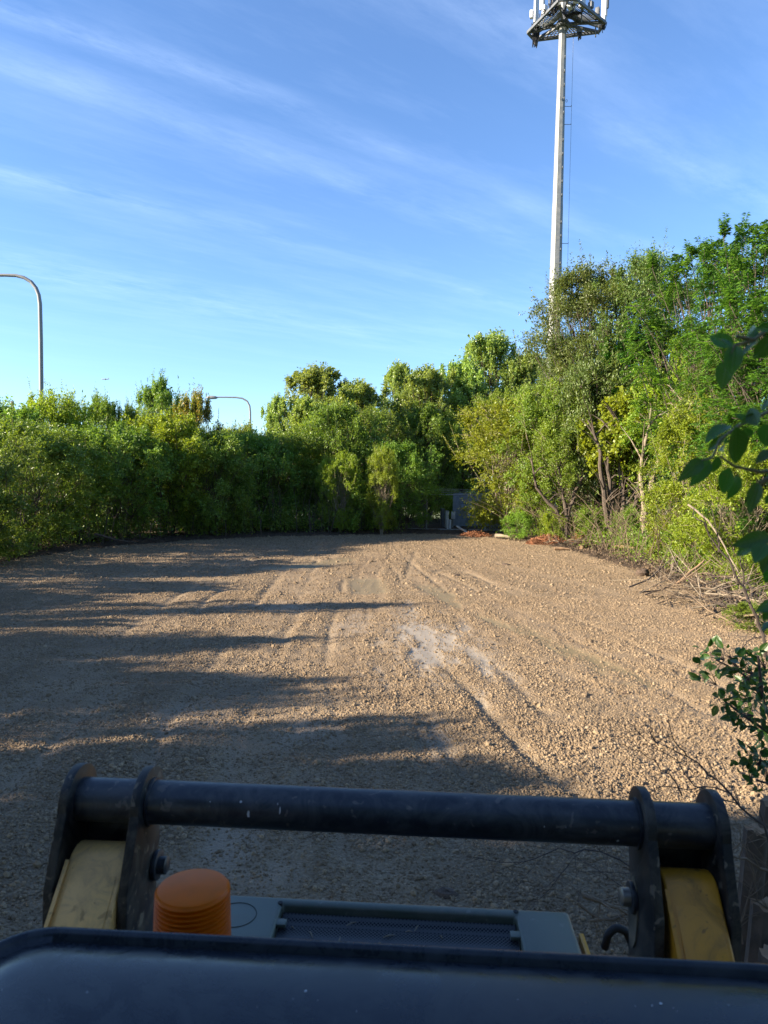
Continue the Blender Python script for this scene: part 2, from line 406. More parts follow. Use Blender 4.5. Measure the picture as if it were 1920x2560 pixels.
c = mixc(nt, attr(nt, 'patch'), grav, pal); c = mixc(nt, attr(nt, 'olive'), c, oliv); c = mixc(nt, attr(nt, 'soil'), c, soil); c = mixc(nt, 1.0, c, (.74, .72, .67), 'MULTIPLY')
b = nt.nodes.new('ShaderNodeBsdfPrincipled'); nt.links.new(b.outputs[0], gout.inputs[0]); nt.links.new(c, b.inputs['Base Color'])
rr = mathn(nt, 'SUBTRACT', .92, mathn(nt, 'MULTIPLY', mathn(nt, 'MAXIMUM', mathn(nt, 'MULTIPLY', attr(nt, 'olive'), .52), mathn(nt, 'MULTIPLY', attr(nt, 'patch'), .38)), 1.0))
nt.links.new(rr, b.inputs['Roughness']); b.inputs['Specular IOR Level'].default_value = .35
bp = nt.nodes.new('ShaderNodeBump'); bp.inputs['Distance'].default_value = .02
nt.links.new(mathn(nt, 'SUBTRACT', 1.0, mathn(nt, 'MULTIPLY', mathn(nt, 'MAXIMUM', attr(nt, 'olive'), attr(nt, 'patch')), .85)), bp.inputs['Strength'])
hh = mathn(nt, 'SUBTRACT', gn(38, 4), mathn(nt, 'MULTIPLY', vor.outputs['Distance'], .8))
nt.links.new(hh, bp.inputs['Height']); nt.links.new(bp.outputs[0], b.inputs['Normal'])
soilm = np.clip((sd) / .12, 0, 1)
ground = link('ground', npmesh('ground', np.stack([X, Y, Z], -1), F, gm, True,
     dict(olive=ol.ravel(), patch=pt.ravel(), soil=soilm.ravel(), lanes=lanes.ravel(), rut=rut.ravel())))
tag(ground, kind='structure')
# wide land beyond, a frame of sheets around the modelled lot reaching the horizon
M_land = pmat('land', (.10, .12, .04), .95, var=.4, scale=.3, bump=.3, bscale=3)
mb = MB(); q = 4000
x0, x1, y0, y1 = xa[0] + .3, xa[-1] - .3, ya[0] + .3, ya[-1] - .3; zl = -.07
mb.add([(-q, -q, zl), (q, -q, zl), (q, q, zl), (-q, q, zl), (x0, y0, zl), (x1, y0, zl), (x1, y1, zl), (x0, y1, zl)],
       [(0, 1, 5, 4), (1, 2, 6, 5), (2, 3, 7, 6), (3, 0, 4, 7)])
tag(mb.obj('land', M_land), kind='structure')
mb = MB()
mb.add([(-34, -300, -.04), (-24, -300, -.04), (-24, 400, -.04), (-34, 400, -.04)], [(0, 1, 2, 3)])
tag(mb.obj('highway', pmat('asphalt', (.06, .06, .062), .9, var=.15, scale=3)), kind='structure')

# ------------------------------------------------------------------ gravel stones: points + geometry-node instances (stuff)
def height(x, y):
    xi = np.clip(np.searchsorted(xa, x) - 1, 0, nx - 2); yi = np.clip(np.searchsorted(ya, y) - 1, 0, ny - 2)
    fx = (x - xa[xi]) / (xa[xi + 1] - xa[xi]); fy = (y - ya[yi]) / (ya[yi + 1] - ya[yi])
    return (Z[yi, xi] * (1 - fx) + Z[yi, xi + 1] * fx) * (1 - fy) + (Z[yi + 1, xi] * (1 - fx) + Z[yi + 1, xi + 1] * fx) * fy
def hz(x, y): return float(height(np.array([x]), np.array([y]))[0])
def scatter_gn(name, pts, scl, geo_builder, mat, seed=1, flat=(.6, 1.0)):
    me = bpy.data.meshes.new(name); me.vertices.add(len(pts)); me.vertices.foreach_set('co', pts.astype(np.float32).ravel())
    a = me.attributes.new('scl', 'FLOAT', 'POINT'); a.data.foreach_set('value', scl.astype(np.float32))
    me.materials.append(mat); o = link(name, me)
    g = bpy.data.node_groups.new(name, 'GeometryNodeTree')
    g.interface.new_socket('Geometry', in_out='INPUT', socket_type='NodeSocketGeometry')
    g.interface.new_socket('Geometry', in_out='OUTPUT', socket_type='NodeSocketGeometry')
    gi = g.nodes.new('NodeGroupInput'); go = g.nodes.new('NodeGroupOutput')
    m2p = g.nodes.new('GeometryNodeMeshToPoints'); g.links.new(gi.outputs[0], m2p.inputs[0])
    src = geo_builder(g)
    sm = g.nodes.new('GeometryNodeSetMaterial'); sm.inputs['Material'].default_value = mat; g.links.new(src, sm.inputs[0])
    iop = g.nodes.new('GeometryNodeInstanceOnPoints'); g.links.new(m2p.outputs[0], iop.inputs['Points']); g.links.new(sm.outputs[0], iop.inputs['Instance'])
    rv = g.nodes.new('FunctionNodeRandomValue'); rv.data_type = 'FLOAT_VECTOR'; rv.inputs['Max'].default_value = (6.28, 6.28, 6.28); rv.inputs['Seed'].default_value = seed
    g.links.new(rv.outputs[0], iop.inputs['Rotation'])
    na = g.nodes.new('GeometryNodeInputNamedAttribute'); na.data_type = 'FLOAT'; na.inputs['Name'].default_value = 'scl'
    rs = g.nodes.new('FunctionNodeRandomValue'); rs.data_type = 'FLOAT_VECTOR'; rs.inputs['Min'].default_value = (flat[0],) * 3; rs.inputs['Max'].default_value = (1.25, 1.25, flat[1]); rs.inputs['Seed'].default_value = seed + 5
    vm = g.nodes.new('ShaderNodeVectorMath'); vm.operation = 'SCALE'; g.links.new(rs.outputs[0], vm.inputs[0]); g.links.new(na.outputs[0], vm.inputs['Scale'])
    g.links.new(vm.outputs[0], iop.inputs['Scale']); g.links.new(iop.outputs[0], go.inputs[0])
    md = o.modifiers.new('scatter', 'NODES'); md.node_group = g
    return o
def ico(g):
    i = g.nodes.new('GeometryNodeMeshIcoSphere'); i.inputs['Radius'].default_value = 1; i.inputs['Subdivisions'].default_value = 1
    return i.outputs[0]
sm_, nt, so = newmat('gravel_stone')
oi = nt.nodes.new('ShaderNodeObjectInfo')
b = nt.nodes.new('ShaderNodeBsdfPrincipled'); b.inputs['Roughness'].default_value = .88; b.inputs['Specular IOR Level'].default_value = .3
tcn = nt.nodes.new('ShaderNodeTexCoord')
geo = nt.nodes.new('ShaderNodeNewGeometry')
n = N(nt, 'ShaderNodeTexNoise'); n.inputs['Scale'].default_value = .7; n.inputs['Detail'].default_value = 5; nt.links.new(geo.outputs['Position'], n.inputs['Vector'])
c = mixc(nt, oi.outputs['Random'], (.17, .122, .08), (.40, .305, .205))
c = mixc(nt, mathn(nt, 'MULTIPLY', ramp(nt, n.outputs['Fac'], [(.35, 0), (.65, 1)]), .5), c, (.25, .18, .115))
c = mixc(nt, ramp(nt, oi.outputs['Random'], [(.985, 0), (.99, .4)]), c, (.46, .40, .32))
c = mixc(nt, 1.0, c, (.75, .73, .68), 'MULTIPLY'); nt.links.new(c, b.inputs['Base Color']); nt.links.new(b.outputs[0], so.inputs[0])

rg = np.random.default_rng(11)
def stones(n, ylo, yhi, diam, wmul=.66):
    y = np.sqrt(rg.random(n) * (yhi ** 2 - ylo ** 2) + ylo ** 2); x = (rg.random(n) * 2 - 1) * (wmul * y + .3)
    s = diam * .5 * np.exp(rg.normal(0, .42, n)) * (.85 + .012 * y)
    sdv = lot_sdf(x, y) + .45 * (fbm(x * 1.6, y * 1.6, 4) - .5)
    o_, p_, r_ = masks(x, y)
    wp = x + .5 * (fbm(x * .4, y * .25) - .5)
    ln = lanef(wp, y)
    cl = fbm(x * 3.1, y * 3.1, 3)
    keep = (sdv < .12) & (rg.random(n) < (1 - .92 * np.clip(o_ + p_ + .75 * r_, 0, 1)) * np.clip(.15 + 1.25 * ln + .9 * (cl - .5), .10, 1))
    x, y, s = x[keep], y[keep], s[keep]
    s = s * (.75 + .6 * cl[keep])
    return np.stack([x, y, height(x, y) + s * .08], -1), s
A = [stones(110000, 1.8, 8, .018), stones(2500, 1.8, 14, .028), stones(260000, 8, 17, .0172), stones(250000, 17, 37, .0235)]
gravel = scatter_gn('gravel', np.concatenate([a[0] for a in A]), np.concatenate([a[1] for a in A]), ico, sm_)
tag(gravel, 'loose tan crushed gravel spread over the whole open lot', 'gravel', kind='stuff')
# clods of soil outside the lot edge
n = 26000
y = rg.random(n) * 38 + 2; x = rg.random(n) * 34 - 17
sdv = lot_sdf(x, y); k = (sdv > -.05) & (sdv < 2.6) & (rg.random(n) < np.exp(-np.maximum(sdv, 0) * .6)); x, y = x[k], y[k]
s = .022 * np.exp(rg.normal(0, .55, len(x))); M_clod = pmat('clod', (.075, .05, .034), .95, var=.6, scale=40)
cl_ = scatter_gn('soil_clods', np.stack([x, y, height(x, y) + s * .3], -1), s, ico, M_clod, 4)
tag(cl_, 'dark brown soil clods along the rough edge of the gravel', 'soil', kind='stuff')

# ------------------------------------------------------------------ vegetation
def norm(a): return a / np.maximum(1e-9, np.linalg.norm(a, axis=-1, keepdims=True))
def leaves(p, ax, nrm, s, wd=.5, fold=.12):
    ax = norm(ax); sdv = norm(np.cross(nrm, ax)); nn = np.cross(ax, sdv); s = s[:, None]
    b0 = p; r = p + ax * s * .45 + sdv * s * wd * .5 + nn * s * fold; l = p + ax * s * .45 - sdv * s * wd * .5 + nn * s * fold; t = p + ax * s
    V = np.stack([b0, r, t, l], 1).reshape(-1, 3); i = np.arange(len(p))[:, None] * 4
    F = np.concatenate([i + np.array([[0, 1, 2]]), i + np.array([[0, 2, 3]])], 0)
    return V, F
PROF = dict(
    round=lambda t: np.sqrt(np.clip(1 - (2 * t - .9) ** 2 * .82, .05, 1)),
    shrub=lambda t: np.clip(1.0 - np.abs(t - .55) ** 2.2 * 1.6, .1, 1),
    column=lambda t: np.clip(1 - t ** 2.6 * .72, .1, 1) * np.clip(.6 + t * 1.5, 0, 1),
    vase=lambda t: np.clip(.35 + .8 * t, 0, 1) * np.sqrt(np.clip(1.06 - t ** 4, .05, 1)))
PROTO = {}
def proto(name, seed, H, R, base, nc, cr, ntw, nl, leaf, prof, lmat, bmat=None, stems=1, tr=.12, up=.35, wd=.5, mode='alt', inner=.5, spikes=0, shoots=0, sp=1.0):
    g = np.random.default_rng(seed); rnd = random.Random(seed); bmat = bmat or M_bark
    t = g.random(nc) ** .85; zc = base + t * (H - base - cr * .5); rad = R * PROF[prof](t) * (g.random(nc) ** inner)
    th = g.random(nc) * 6.2832
    C = np.stack([rad * np.cos(th), rad * np.sin(th), zc], -1)
    CRr = cr * np.exp(g.normal(0, .28, nc)); CZ = np.ones(nc)
    if spikes:                               # upright leading shoots that break the outline
        k = spikes * 2; th2 = g.random(k) * 6.28; rr2 = R * .85 * g.random(k) ** .7
        C2 = np.stack([rr2 * np.cos(th2), rr2 * np.sin(th2), H - rr2 * .35 - cr * .9 + g.random(k) * cr * .9], -1)
        C = np.concatenate([C, C2]); CRr = np.concatenate([CRr, cr * .27 * (1 + .6 * g.random(k))]); CZ = np.concatenate([CZ, 2.0 + 1.4 * g.random(k)])
    nc = len(C)
    mbk = MB(); st = []
    for s in range(stems):
        a = rnd.random() * 6.28; lean = (0.0 if stems == 1 else .35) * R
        b0 = Vector((math.cos(a), math.sin(a), 0)) * (.0 if stems == 1 else tr * 2.2)
        top = Vector((math.cos(a) * lean, math.sin(a) * lean, H * (.82 if stems == 1 else .7)))
        pts = []
        for i in range(8):
            f = i / 7; q_ = b0.lerp(top, f); w_ = .04 * H * math.sin(f * 3)
            pts.append(Vector((q_.x + w_ * math.sin(f * 5 + s), q_.y + w_ * math.cos(f * 4.3 + s * 2), q_.z)))
        pts[0].z = -.15
        mbk.tube(pts, [tr * (1 - .85 * (i / 7)) * (1.25 if i == 0 else 1) for i in range(8)], 7); st.append(pts)
    for c in C:
        ps = st[rnd.randrange(stems)]; cz = c[2]; k = max(1, min(6, int((cz / H - .22) * 7.5)))
        a = ps[k]; e = Vector(c); m = a.lerp(e, .5) + Vector((rnd.uniform(-.2, .2), rnd.uniform(-.2, .2), -.08 * (e - a).length))
        r0 = tr * (.42 if stems == 1 else .5) * (1 - k / 9)
        mbk.tube([a, a.lerp(m, .6), m, e], [r0, r0 * .75, r0 * .55, .012], 5, cap=False)
    tw = np.repeat(np.arange(nc), ntw); nt_ = len(tw)
    d = norm(g.normal(0, 1, (nt_, 3)) + np.array([0, 0, up]) + .45 * norm(C[tw] - np.array([0, 0, H * .45])))
    Ln = CRr[tw] * (.5 + .75 * g.random(nt_)); 
    sc = np.ones((nt_, 3)); sc[:, 2] = CZ[tw]; d = d * sc
    st0 = C[tw] + g.normal(0, .14, (nt_, 3)) * CRr[tw][:, None]
    nl_i = np.repeat(np.arange(nt_), nl); f = (g.random(len(nl_i)) * .8 + .2)
    if mode == 'pinnate':
        f = np.tile(np.linspace(.25, 1.0, nl), nt_)
    droop = np.zeros((len(nl_i), 3)); droop[:, 2] = -(.35 if mode == 'pinnate' else .10) * f ** 2 * Ln[nl_i]
    p = st0[nl_i] + d[nl_i] * (Ln[nl_i] * f)[:, None] + droop
    dd = norm(d)[nl_i]
    if mode == 'pinnate':
        sidev = norm(np.cross(dd, np.array([0, 0, 1.0]) + .2 * g.normal(0, 1, (len(p), 3)))); sg = np.where(np.arange(len(p)) % 2 == 0, 1, -1)[:, None]
        ax = sidev * sg + .35 * dd + np.array([0, 0, -.25]); nr = np.array([0, 0, 1.0]) + .25 * g.normal(0, 1, p.shape)
    else:
        p = p + g.normal(0, leaf * .45, p.shape)
        ax = dd * .6 + norm(g.normal(0, 1, p.shape)) * .9 + np.array([0, 0, -.25])
        nr = np.array([0, 0, .8]) + norm(g.normal(0, 1, p.shape)) * .85 + .35 * norm(p - np.array([0, 0, H * .4])) * np.array([1, 1, .3])
    ls = leaf * np.exp(g.normal(0, .25, len(p)))
    if shoots:
        ns = shoots; nls = int(60 * sp); a0 = g.random(ns) * 6.28; q0 = R * .95 * g.random(ns) ** .6; tt = q0 / R
        zb = H * (1.0 - .30 * tt ** 1.5) - cr * 1.3; b0_ = np.stack([q0 * np.cos(a0), q0 * np.sin(a0), zb], -1)
        dr = norm(np.stack([np.cos(a0) * .35 * tt, np.sin(a0) * .35 * tt, np.ones(ns)], -1) + g.normal(0, .14, (ns, 3)))
        Ls = cr * (1.5 + 1.6 * g.random(ns)); ii = np.repeat(np.arange(ns), nls); tq = g.random(len(ii)) ** .8
        ps_ = b0_[ii] + dr[ii] * (Ls[ii] * tq)[:, None] + g.normal(0, 1, (len(ii), 3)) * (cr * .15 * (1.05 - tq))[:, None]
        p = np.concatenate([p, ps_]); ax = np.concatenate([ax, norm(g.normal(0, .8, ps_.shape)) + dr[ii] * .5]); nr = np.concatenate([nr, g.normal(0, .7, ps_.shape) + np.array([0, 0, .6])]); ls = np.concatenate([ls, leaf * (1.05 - .35 * tq)])
    k = p[:, 2] > .12
    V, F = leaves(p[k], ax[k], nr[k], ls[k], wd)
    # woody twigs
    sel = g.random(nt_) < .30 * sp
    S = st0[sel]; E = S + d[sel] * (Ln[sel] * .85)[:, None]
    if shoots: S = np.concatenate([S, b0_]); E = np.concatenate([E, b0_ + dr * Ls[:, None]])
    dS = norm(E - S); o1 = norm(np.cross(dS, np.array([.3, .2, 1.]))) * .009; o2 = norm(np.cross(dS, o1)) * .009
    Vt = np.stack([S + o1, S - .5 * o1 + o2, S - .5 * o1 - o2, E], 1).reshape(-1, 3); it = np.arange(len(S))[:, None] * 4
    Ft = np.concatenate([it + np.array([[0, 1, 3]]), it + np.array([[1, 2, 3]]), it + np.array([[2, 0, 3]])], 0)
    tm = mbk.mesh(name + '_trunk', bmat, smooth=True, auto=60)
    # join twigs to the trunk mesh
    import bmesh
    bm = bmesh.new(); bm.from_mesh(tm); t2 = npmesh('tmp', Vt, Ft); bm.from_mesh(t2)
    bm.to_mesh(tm); bm.free(); bpy.data.meshes.remove(t2)
    cm = npmesh(name + '_crown', V, F, lmat)
    PROTO[name] = (tm, cm, H, R)
def tree(pn, loc, H=None, Rr=None, rz=None, label='', cat='tree', group=None, name='tree', mat=None):
    tm, cm, h0, r0 = PROTO[pn]
    rz = rz if rz is not None else random.random() * 6.28
    r = empty(name, loc, rz, label, cat, group)
    sz = (H / h0) if H else 1; sx = (Rr / r0) if Rr else sz
    r.scale = (sx, sx, sz)
    for nm, me in (('trunk' if cat == 'tree' else 'stems', tm), ('crown' if cat == 'tree' else 'foliage', cm)):
        o = bpy.data.objects.new(nm, me); COL.objects.link(o); o.parent = r
        if mat and nm in ('crown', 'foliage'):
            o.material_slots[0].link = 'OBJECT'; o.material_slots[0].material = mat
    return r
random.seed(5)
#      name      seed H    R    base nc  cr   ntw nl leaf
proto('shrubA', 1, 5.5, 2.3, .9, 74, .66, 30, 15, .098, 'shrub', L_hedge, stems=7, tr=.05, spikes=6, shoots=22)
proto('shrubB', 2, 6.0, 2.0, 1.1, 64, .60, 30, 15, .10, 'shrub', L_hedge, stems=6, tr=.05, spikes=9, up=.6, shoots=24)
proto('shrubC', 3, 5.0, 2.4, .3, 78, .62, 30, 14, .095, 'shrub', L_hedge, stems=8, tr=.045, spikes=4, shoots=16)
proto('cottA', 4, 12, 2.6, 3.0, 95, .72, 30, 14, .14, 'column', L_cott, stems=1, tr=.2, spikes=6, up=.8, wd=.8, shoots=26)
proto('cottB', 5, 10, 2.6, 1.6, 95, .70, 30, 14, .135, 'column', L_cott, stems=2, tr=.14, spikes=7, up=.7, wd=.8, shoots=26)
proto('elmA', 6, 12, 3.2, 2.6, 135, .78, 34, 15, .098, 'vase', L_elm, stems=2, tr=.17, spikes=4, up=.2, shoots=30)
proto('walA', 7, 10, 3.0, 2.0, 100, .78, 16, 22, .15, 'round', L_wal, stems=1, tr=.15, up=.25, wd=.30, mode='pinnate', spikes=3, shoots=0)
proto('yelA', 8, 7.5, 2.4, 2.2, 74, .62, 32, 15, .095, 'round', L_yel, M_barkl, stems=4, tr=.06, up=.4, wd=.65, shoots=22)
proto('brtA', 9, 6.5, 2.4, .7, 80, .60, 30, 15, .094, 'shrub', L_weed, M_barkl, stems=7, tr=.045, spikes=4, shoots=22)
proto('smallA', 10, 2.2, 1.1, .1, 26, .38, 20, 12, .075, 'shrub', L_weed, stems=6, tr=.015, spikes=3, wd=.6, shoots=12)
proto('vineA', 11, 6.4, 1.6, 3.4, 46, .45, 24, 12, .13, 'round', L_yel, stems=5, tr=.02, spikes=0, wd=.95)

def at_px(px, d, dx=0): p = P(px, 1300, d); return (p.x, d, 0)
# --- left hedge (px of the crown centre, distance, height, radius, prototype, label)
HEDGE = [
 (322, 34.8, 5.8, .75, 'shrubB', L_hedge, 'slim spire-like shrub between the airplane and the tallest pointed shrub'),
 (445, 37.5, 6.0, .9, 'shrubB', L_cott, 'slim pale shrub between the tallest pointed shrub and the orange-brown one'),
 (25, 33, 5.4, .9, 'shrubB', L_cott, 'slim pale shrub just right of the wooden utility pole'),
 (-60, 20.5, 3.9, 1.9, 'shrubC', L_hedge, 'dark green shrub cut off by the left picture edge, nearest of the hedge'),
 (60, 24.5, 4.3, 2.1, 'shrubA', L_hedge, 'wide green shrub below the tall curved street lamp, front row of the left hedge'),
 (-20, 29, 5.4, 2.2, 'shrubB', L_hedge, 'thin spiky shrub beside the wooden utility pole at the far left'),
 (185, 27.5, 4.3, 2.2, 'shrubC', L_hedge, 'dense dark shrub right of the tall curved lamp, reaching the gravel'),
 (125, 31, 6.0, 1.7, 'shrubA', L_yel, 'round yellow-green topped shrub standing under the tall curved street lamp'),
 (300, 29.5, 4.6, 2.2, 'shrubA', L_hedge, 'dense green shrub under the flying airplane, front row of the hedge'),
 (250, 34, 6.1, 1.3, 'shrubB', L_hedge, 'narrow shrub with two spiky upright shoots below the airplane'),
 (420, 32, 5.3, 2.4, 'shrubA', L_yel, 'broad yellow-green shrub in the middle of the left hedge'),
 (395, 35.5, 7.1, 1.5, 'shrubB', L_hedge, 'tallest pointed shrub of the left hedge, with feathery top shoots'),
 (490, 34.5, 6.4, 1.2, 'shrubB', L_aut, 'slim pointed shrub with orange-brown leaves near the hedge middle'),
 (520, 32.5, 4.6, 2.1, 'shrubC', L_hedge, 'rounded dark green shrub bulging out at the foot of the orange-leaved shrub'),
 (575, 36.5, 4.9, 2.2, 'shrubA', L_hedge, 'green shrub in front of the small distant street lamp'),
 (640, 36, 4.7, 2.2, 'shrubC', L_hedge, 'dark shrub just left of the first tall cottonwood, over the black hollow'),
 (330, 39, 5.6, 2.2, 'shrubB', L_hedge, 'pale green shrub peeping out behind the middle of the left hedge'),
 (600, 44, 5.6, 2.0, 'shrubB', L_cott, 'pale bushy shrub behind the hedge, right of the small distant lamp'),
 (690, 44, 7.4, 1.1, 'cottB', L_cott, 'slender young poplar standing alone left of the cottonwoods'),
]
for (px, d, H, r, pn, m, lab) in HEDGE:
    x, y, _ = at_px(px, d)
    tree(pn, (x, y, 0), H, r, None, lab, 'shrub' if 'poplar' not in lab else 'tree', 'shrubs of the left hedge' if 'poplar' not in lab else None, 'shrub' if 'poplar' not in lab else 'poplar_tree', m)
# --- far centre
FAR = [
 (785, 46, 9.5, 2.4, 'cottA', L_cott, 'tall ragged cottonwood, leftmost of the tall trees behind the lot'),
 (765, 41, 7.0, 1.8, 'cottB', L_cott, 'leaning green cottonwood bough tree in front of the ragged tall one'),
 (890, 44, 8.3, 2.4, 'cottB', L_cott, 'round-topped cottonwood between the ragged one and the narrow tufted one'),
 (990, 48, 10.1, 1.5, 'cottA', L_cott, 'cottonwood with a narrow tufted top at the middle of the far row'),
 (1060, 46, 9.5, 2.4, 'cottB', L_cott, 'broad cottonwood right of the narrow tufted top'),
 (1150, 47, 10.2, 2.2, 'cottB', L_cott, 'dense cottonwood just left of the highest far cottonwood'),
 (1215, 50, 12.6, 2.5, 'cottA', L_cott, 'highest far cottonwood with a triple pointed top left of the tower'),
 (1305, 49, 11.2, 2.0, 'cottA', L_cott, 'dark cottonwood directly left of the foot of the tower pole'),
]
for (px, d, H, r, pn, m, lab) in FAR:
    x, y, _ = at_px(px, d); tree(pn, (x, y, 0), H, r, None, lab, 'tree', 'cottonwoods behind the lot', 'cottonwood_tree', m)
FARS = [
 (780, 44, 5.5, 3.0, 'shrubC', L_hedge, 'dark undergrowth bush deep in the black hollow at the left of the far edge', 'shrub'),
 (980, 47, 5.5, 3.0, 'shrubC', L_hedge, 'dark bush deep behind the dark leafy bushes at the centre of the far edge', 'shrub'),
 (1120, 50, 5.5, 3.6, 'shrubC', L_hedge, 'dark bush right behind the fenced compound', 'shrub'),
 (600, 42, 4.5, 3.0, 'shrubC', L_hedge, 'dark bush behind the right half of the left hedge', 'shrub'),
 (430, 37.5, 4.2, 3.0, 'shrubC', L_hedge, 'dark bush behind the foot of the middle of the left hedge', 'shrub'),
 (720, 38.3, 5.0, 2.2, 'shrubA', L_hedge, 'dark shrub overhanging the black hollow at the left of the far edge', 'shrub'),
 (860, 38.8, 6.6, 2.3, 'shrubC', L_hedge, 'dark green bush at the far edge of the gravel, below the round cottonwood', 'shrub'),
 (930, 41.5, 6.6, 2.4, 'brtA', L_hedge, 'large mid green bush in the middle of the far edge', 'shrub'),
 (1060, 44.5, 7.2, 2.3, 'shrubA', L_hedge, 'dark leafy bush left of the fence gate', 'shrub'),
 (1130, 52, 7.4, 2.5, 'brtA', L_cott, 'silvery green bush behind the fenced compound', 'shrub'),
 (1010, 37.9, 4.6, 2.0, 'shrubC', L_hedge, 'low dark shrub touching the left gate post', 'shrub'),
]
for (px, d, H, r, pn, m, lab, nm) in FARS:
    x, y, _ = at_px(px, d); tree(pn, (x, y, 0), H, r, None, lab, 'shrub', 'shrubs at the far edge', 'shrub', m)
for (px, d, H, r, pn, m, lab) in [
 (850, 35.4, 3.9, 1.1, 'brtA', L_yel, 'bright sunlit sapling leaning left at the foot of the far bushes'),
 (955, 35.2, 4.2, .9, 'brtA', L_yel, 'bright pale sapling with an upright top at the centre of the far edge'),
 (900, 35.6, 2.4, 1.0, 'smallA', L_weed, 'low fan of light twigs and leaves between the two bright saplings')]:
    x, y, _ = at_px(px, d); tree(pn, (x, y, 0), H, r, None, lab, 'sapling', 'bright saplings at the far edge', 'sapling', m)
# --- right side
RIGHT = [
 (1270, 36.6, 6.6, 2.9, 'brtA', L_yel, 'bright yellow-green bush drooping over the fenced compound', 'shrub'),
 (1265, 41, 7.7, 2.3, 'brtA', L_weed, 'light green tree behind the drooping bush, left of the tower pole', 'tree'),
 (1370, 34.5, 7.3, 2.3, 'brtA', L_weed, 'mid green bush in front of the foot of the tower pole', 'shrub'),
 (1450, 36, 13.2, 3.4, 'elmA', L_elm, 'tall dark olive elm standing in front of the tower pole', 'tree'),
 (1395, 37, 10.2, 1.5, 'elmA', L_elm, 'dark lower elm with feathery left side hiding the tower foot', 'tree'),
 (1600, 34, 13.2, 2.9, 'elmA', L_elm, 'tall olive elm right of the one hiding the tower, with a rounded tuft on top', 'tree'),
 (1560, 33.5, 9.9, 2.3, 'walA', L_wal, 'deep green compound-leaved tree between the elms and the yellow tree', 'tree'),
 (1500, 32.5, 8.2, 2.0, 'shrubA', L_elm, 'olive bush under the tall dark elm', 'shrub'),
 (1450, 32.5, 5.8, 2.2, 'brtA', L_weed, 'green bush behind the dark leaning trunk cluster', 'shrub'),
 (1740, 28, 12.2, 2.9, 'walA', L_wal, 'tall fresh green compound-leaved tree behind the yellow tree', 'tree'),
 (1680, 30.2, 8.8, 2.3, 'yelA', L_yel, 'bright yellow-green tree in the middle of the right side', 'tree'),
 (1540, 30.8, 6.4, 1.5, 'vineA', L_yel, 'trellis of broad yellow-green vine leaves hanging over the bare trunks', 'vine'),
 (1870, 22.5, 11.0, 2.4, 'walA', L_wal, 'tallest compound-leaved tree at the top right with arching fronds', 'tree'),
 (1960, 20, 8.6, 2.4, 'walA', L_wal, 'compound-leaved tree cut off by the right edge of the picture', 'tree'),
 (1830, 24.5, 7.2, 2.3, 'elmA', L_elm, 'dark shaded elm behind the overhanging branch at the right', 'tree'),
 (1890, 19.5, 5.0, 1.6, 'walA', L_wal, 'small compound-leaved tree at the right edge, below the tallest', 'tree'),
 (1760, 23.5, 5.4, 1.9, 'brtA', L_yel, 'yellow-green bush with small leaves right of the pale trunk', 'shrub'),
 (1850, 18.8, 3.7, 1.5, 'brtA', L_yel, 'low sunny bush behind the brush pile at the right edge', 'shrub'),
 (1695, 29.2, 3.0, 1.6, 'brtA', L_weed, 'low leafy bush at the foot of the pale trunk', 'shrub'),
]
for (px, d, H, r, pn, m, lab, cat) in RIGHT:
    x, y, _ = at_px(px, d)
    nm = {'tree': {'elmA': 'elm_tree', 'walA': 'walnut_tree'}.get(pn, 'broadleaf_tree'), 'shrub': 'shrub', 'vine': 'vine'}[cat]
    tree(pn, (x, y, 0), H, r, None, lab, cat, 'trees and bushes along the right side', nm, m)
# --- unseen shading trees: left row matches the shadows, those behind added to block sky
SHADE = [(-15.6, 12.0, 6.4, .8, 'shrubB'), (-15.4, 15.0, 4.6, 1.3, 'shrubA'), (-15.0, 18.2, 4.6, 1.6, 'shrubC'), (-15.8, 10.5, 4.6, 1.0, 'shrubC'), (-15.2, 8.9, 5.4, .9, 'shrubB'), (-16, 7.4, 4.5, 1.0, 'shrubA'), (-14.6, 13.4, 3.4, 1.2, 'shrubA'),
         (-16.3, 5.9, 6.3, 1.3, 'shrubA'), (-16.5, 4.2, 7.0, 1.3, 'shrubC'), (-16.8, 2.2, 7.3, 1.9, 'cottB'), (-16.8, .2, 8.8, 2.3, 'cottB'), (-15.5, -2.2, 10.5, 2.6, 'cottB'), (-17.5, -4.5, 12, 3.0, 'elmA'),
         (-12, -4.4, 10, 2.8, 'elmA'), (-9, -6.0, 9, 2.8, 'shrubA'), (-5, -7.0, 10, 3.0, 'elmA'), (-1, -7.5, 9, 2.8, 'shrubB'), (3.5, -7.5, 9, 2.8, 'elmA'), (7.5, -5.0, 9, 2.8, 'shrubC'), (7.5, -1, 7, 2.4, 'brtA'), (-21, 6, 7.2, 2.4, 'shrubA'), (-20, 13, 4.5, 2.4, 'shrubA')]
for (x, y, H, r, pn) in SHADE:
    if 7 < y < 19 and H < 6: H *= 1.02
    tree(pn, (x, y, 0), H, r, None, 'unseen leafy tree placed round the near end of the gravel lot to shade the machine', 'tree', 'shade trees round the near end of the lot', 'shade_tree')

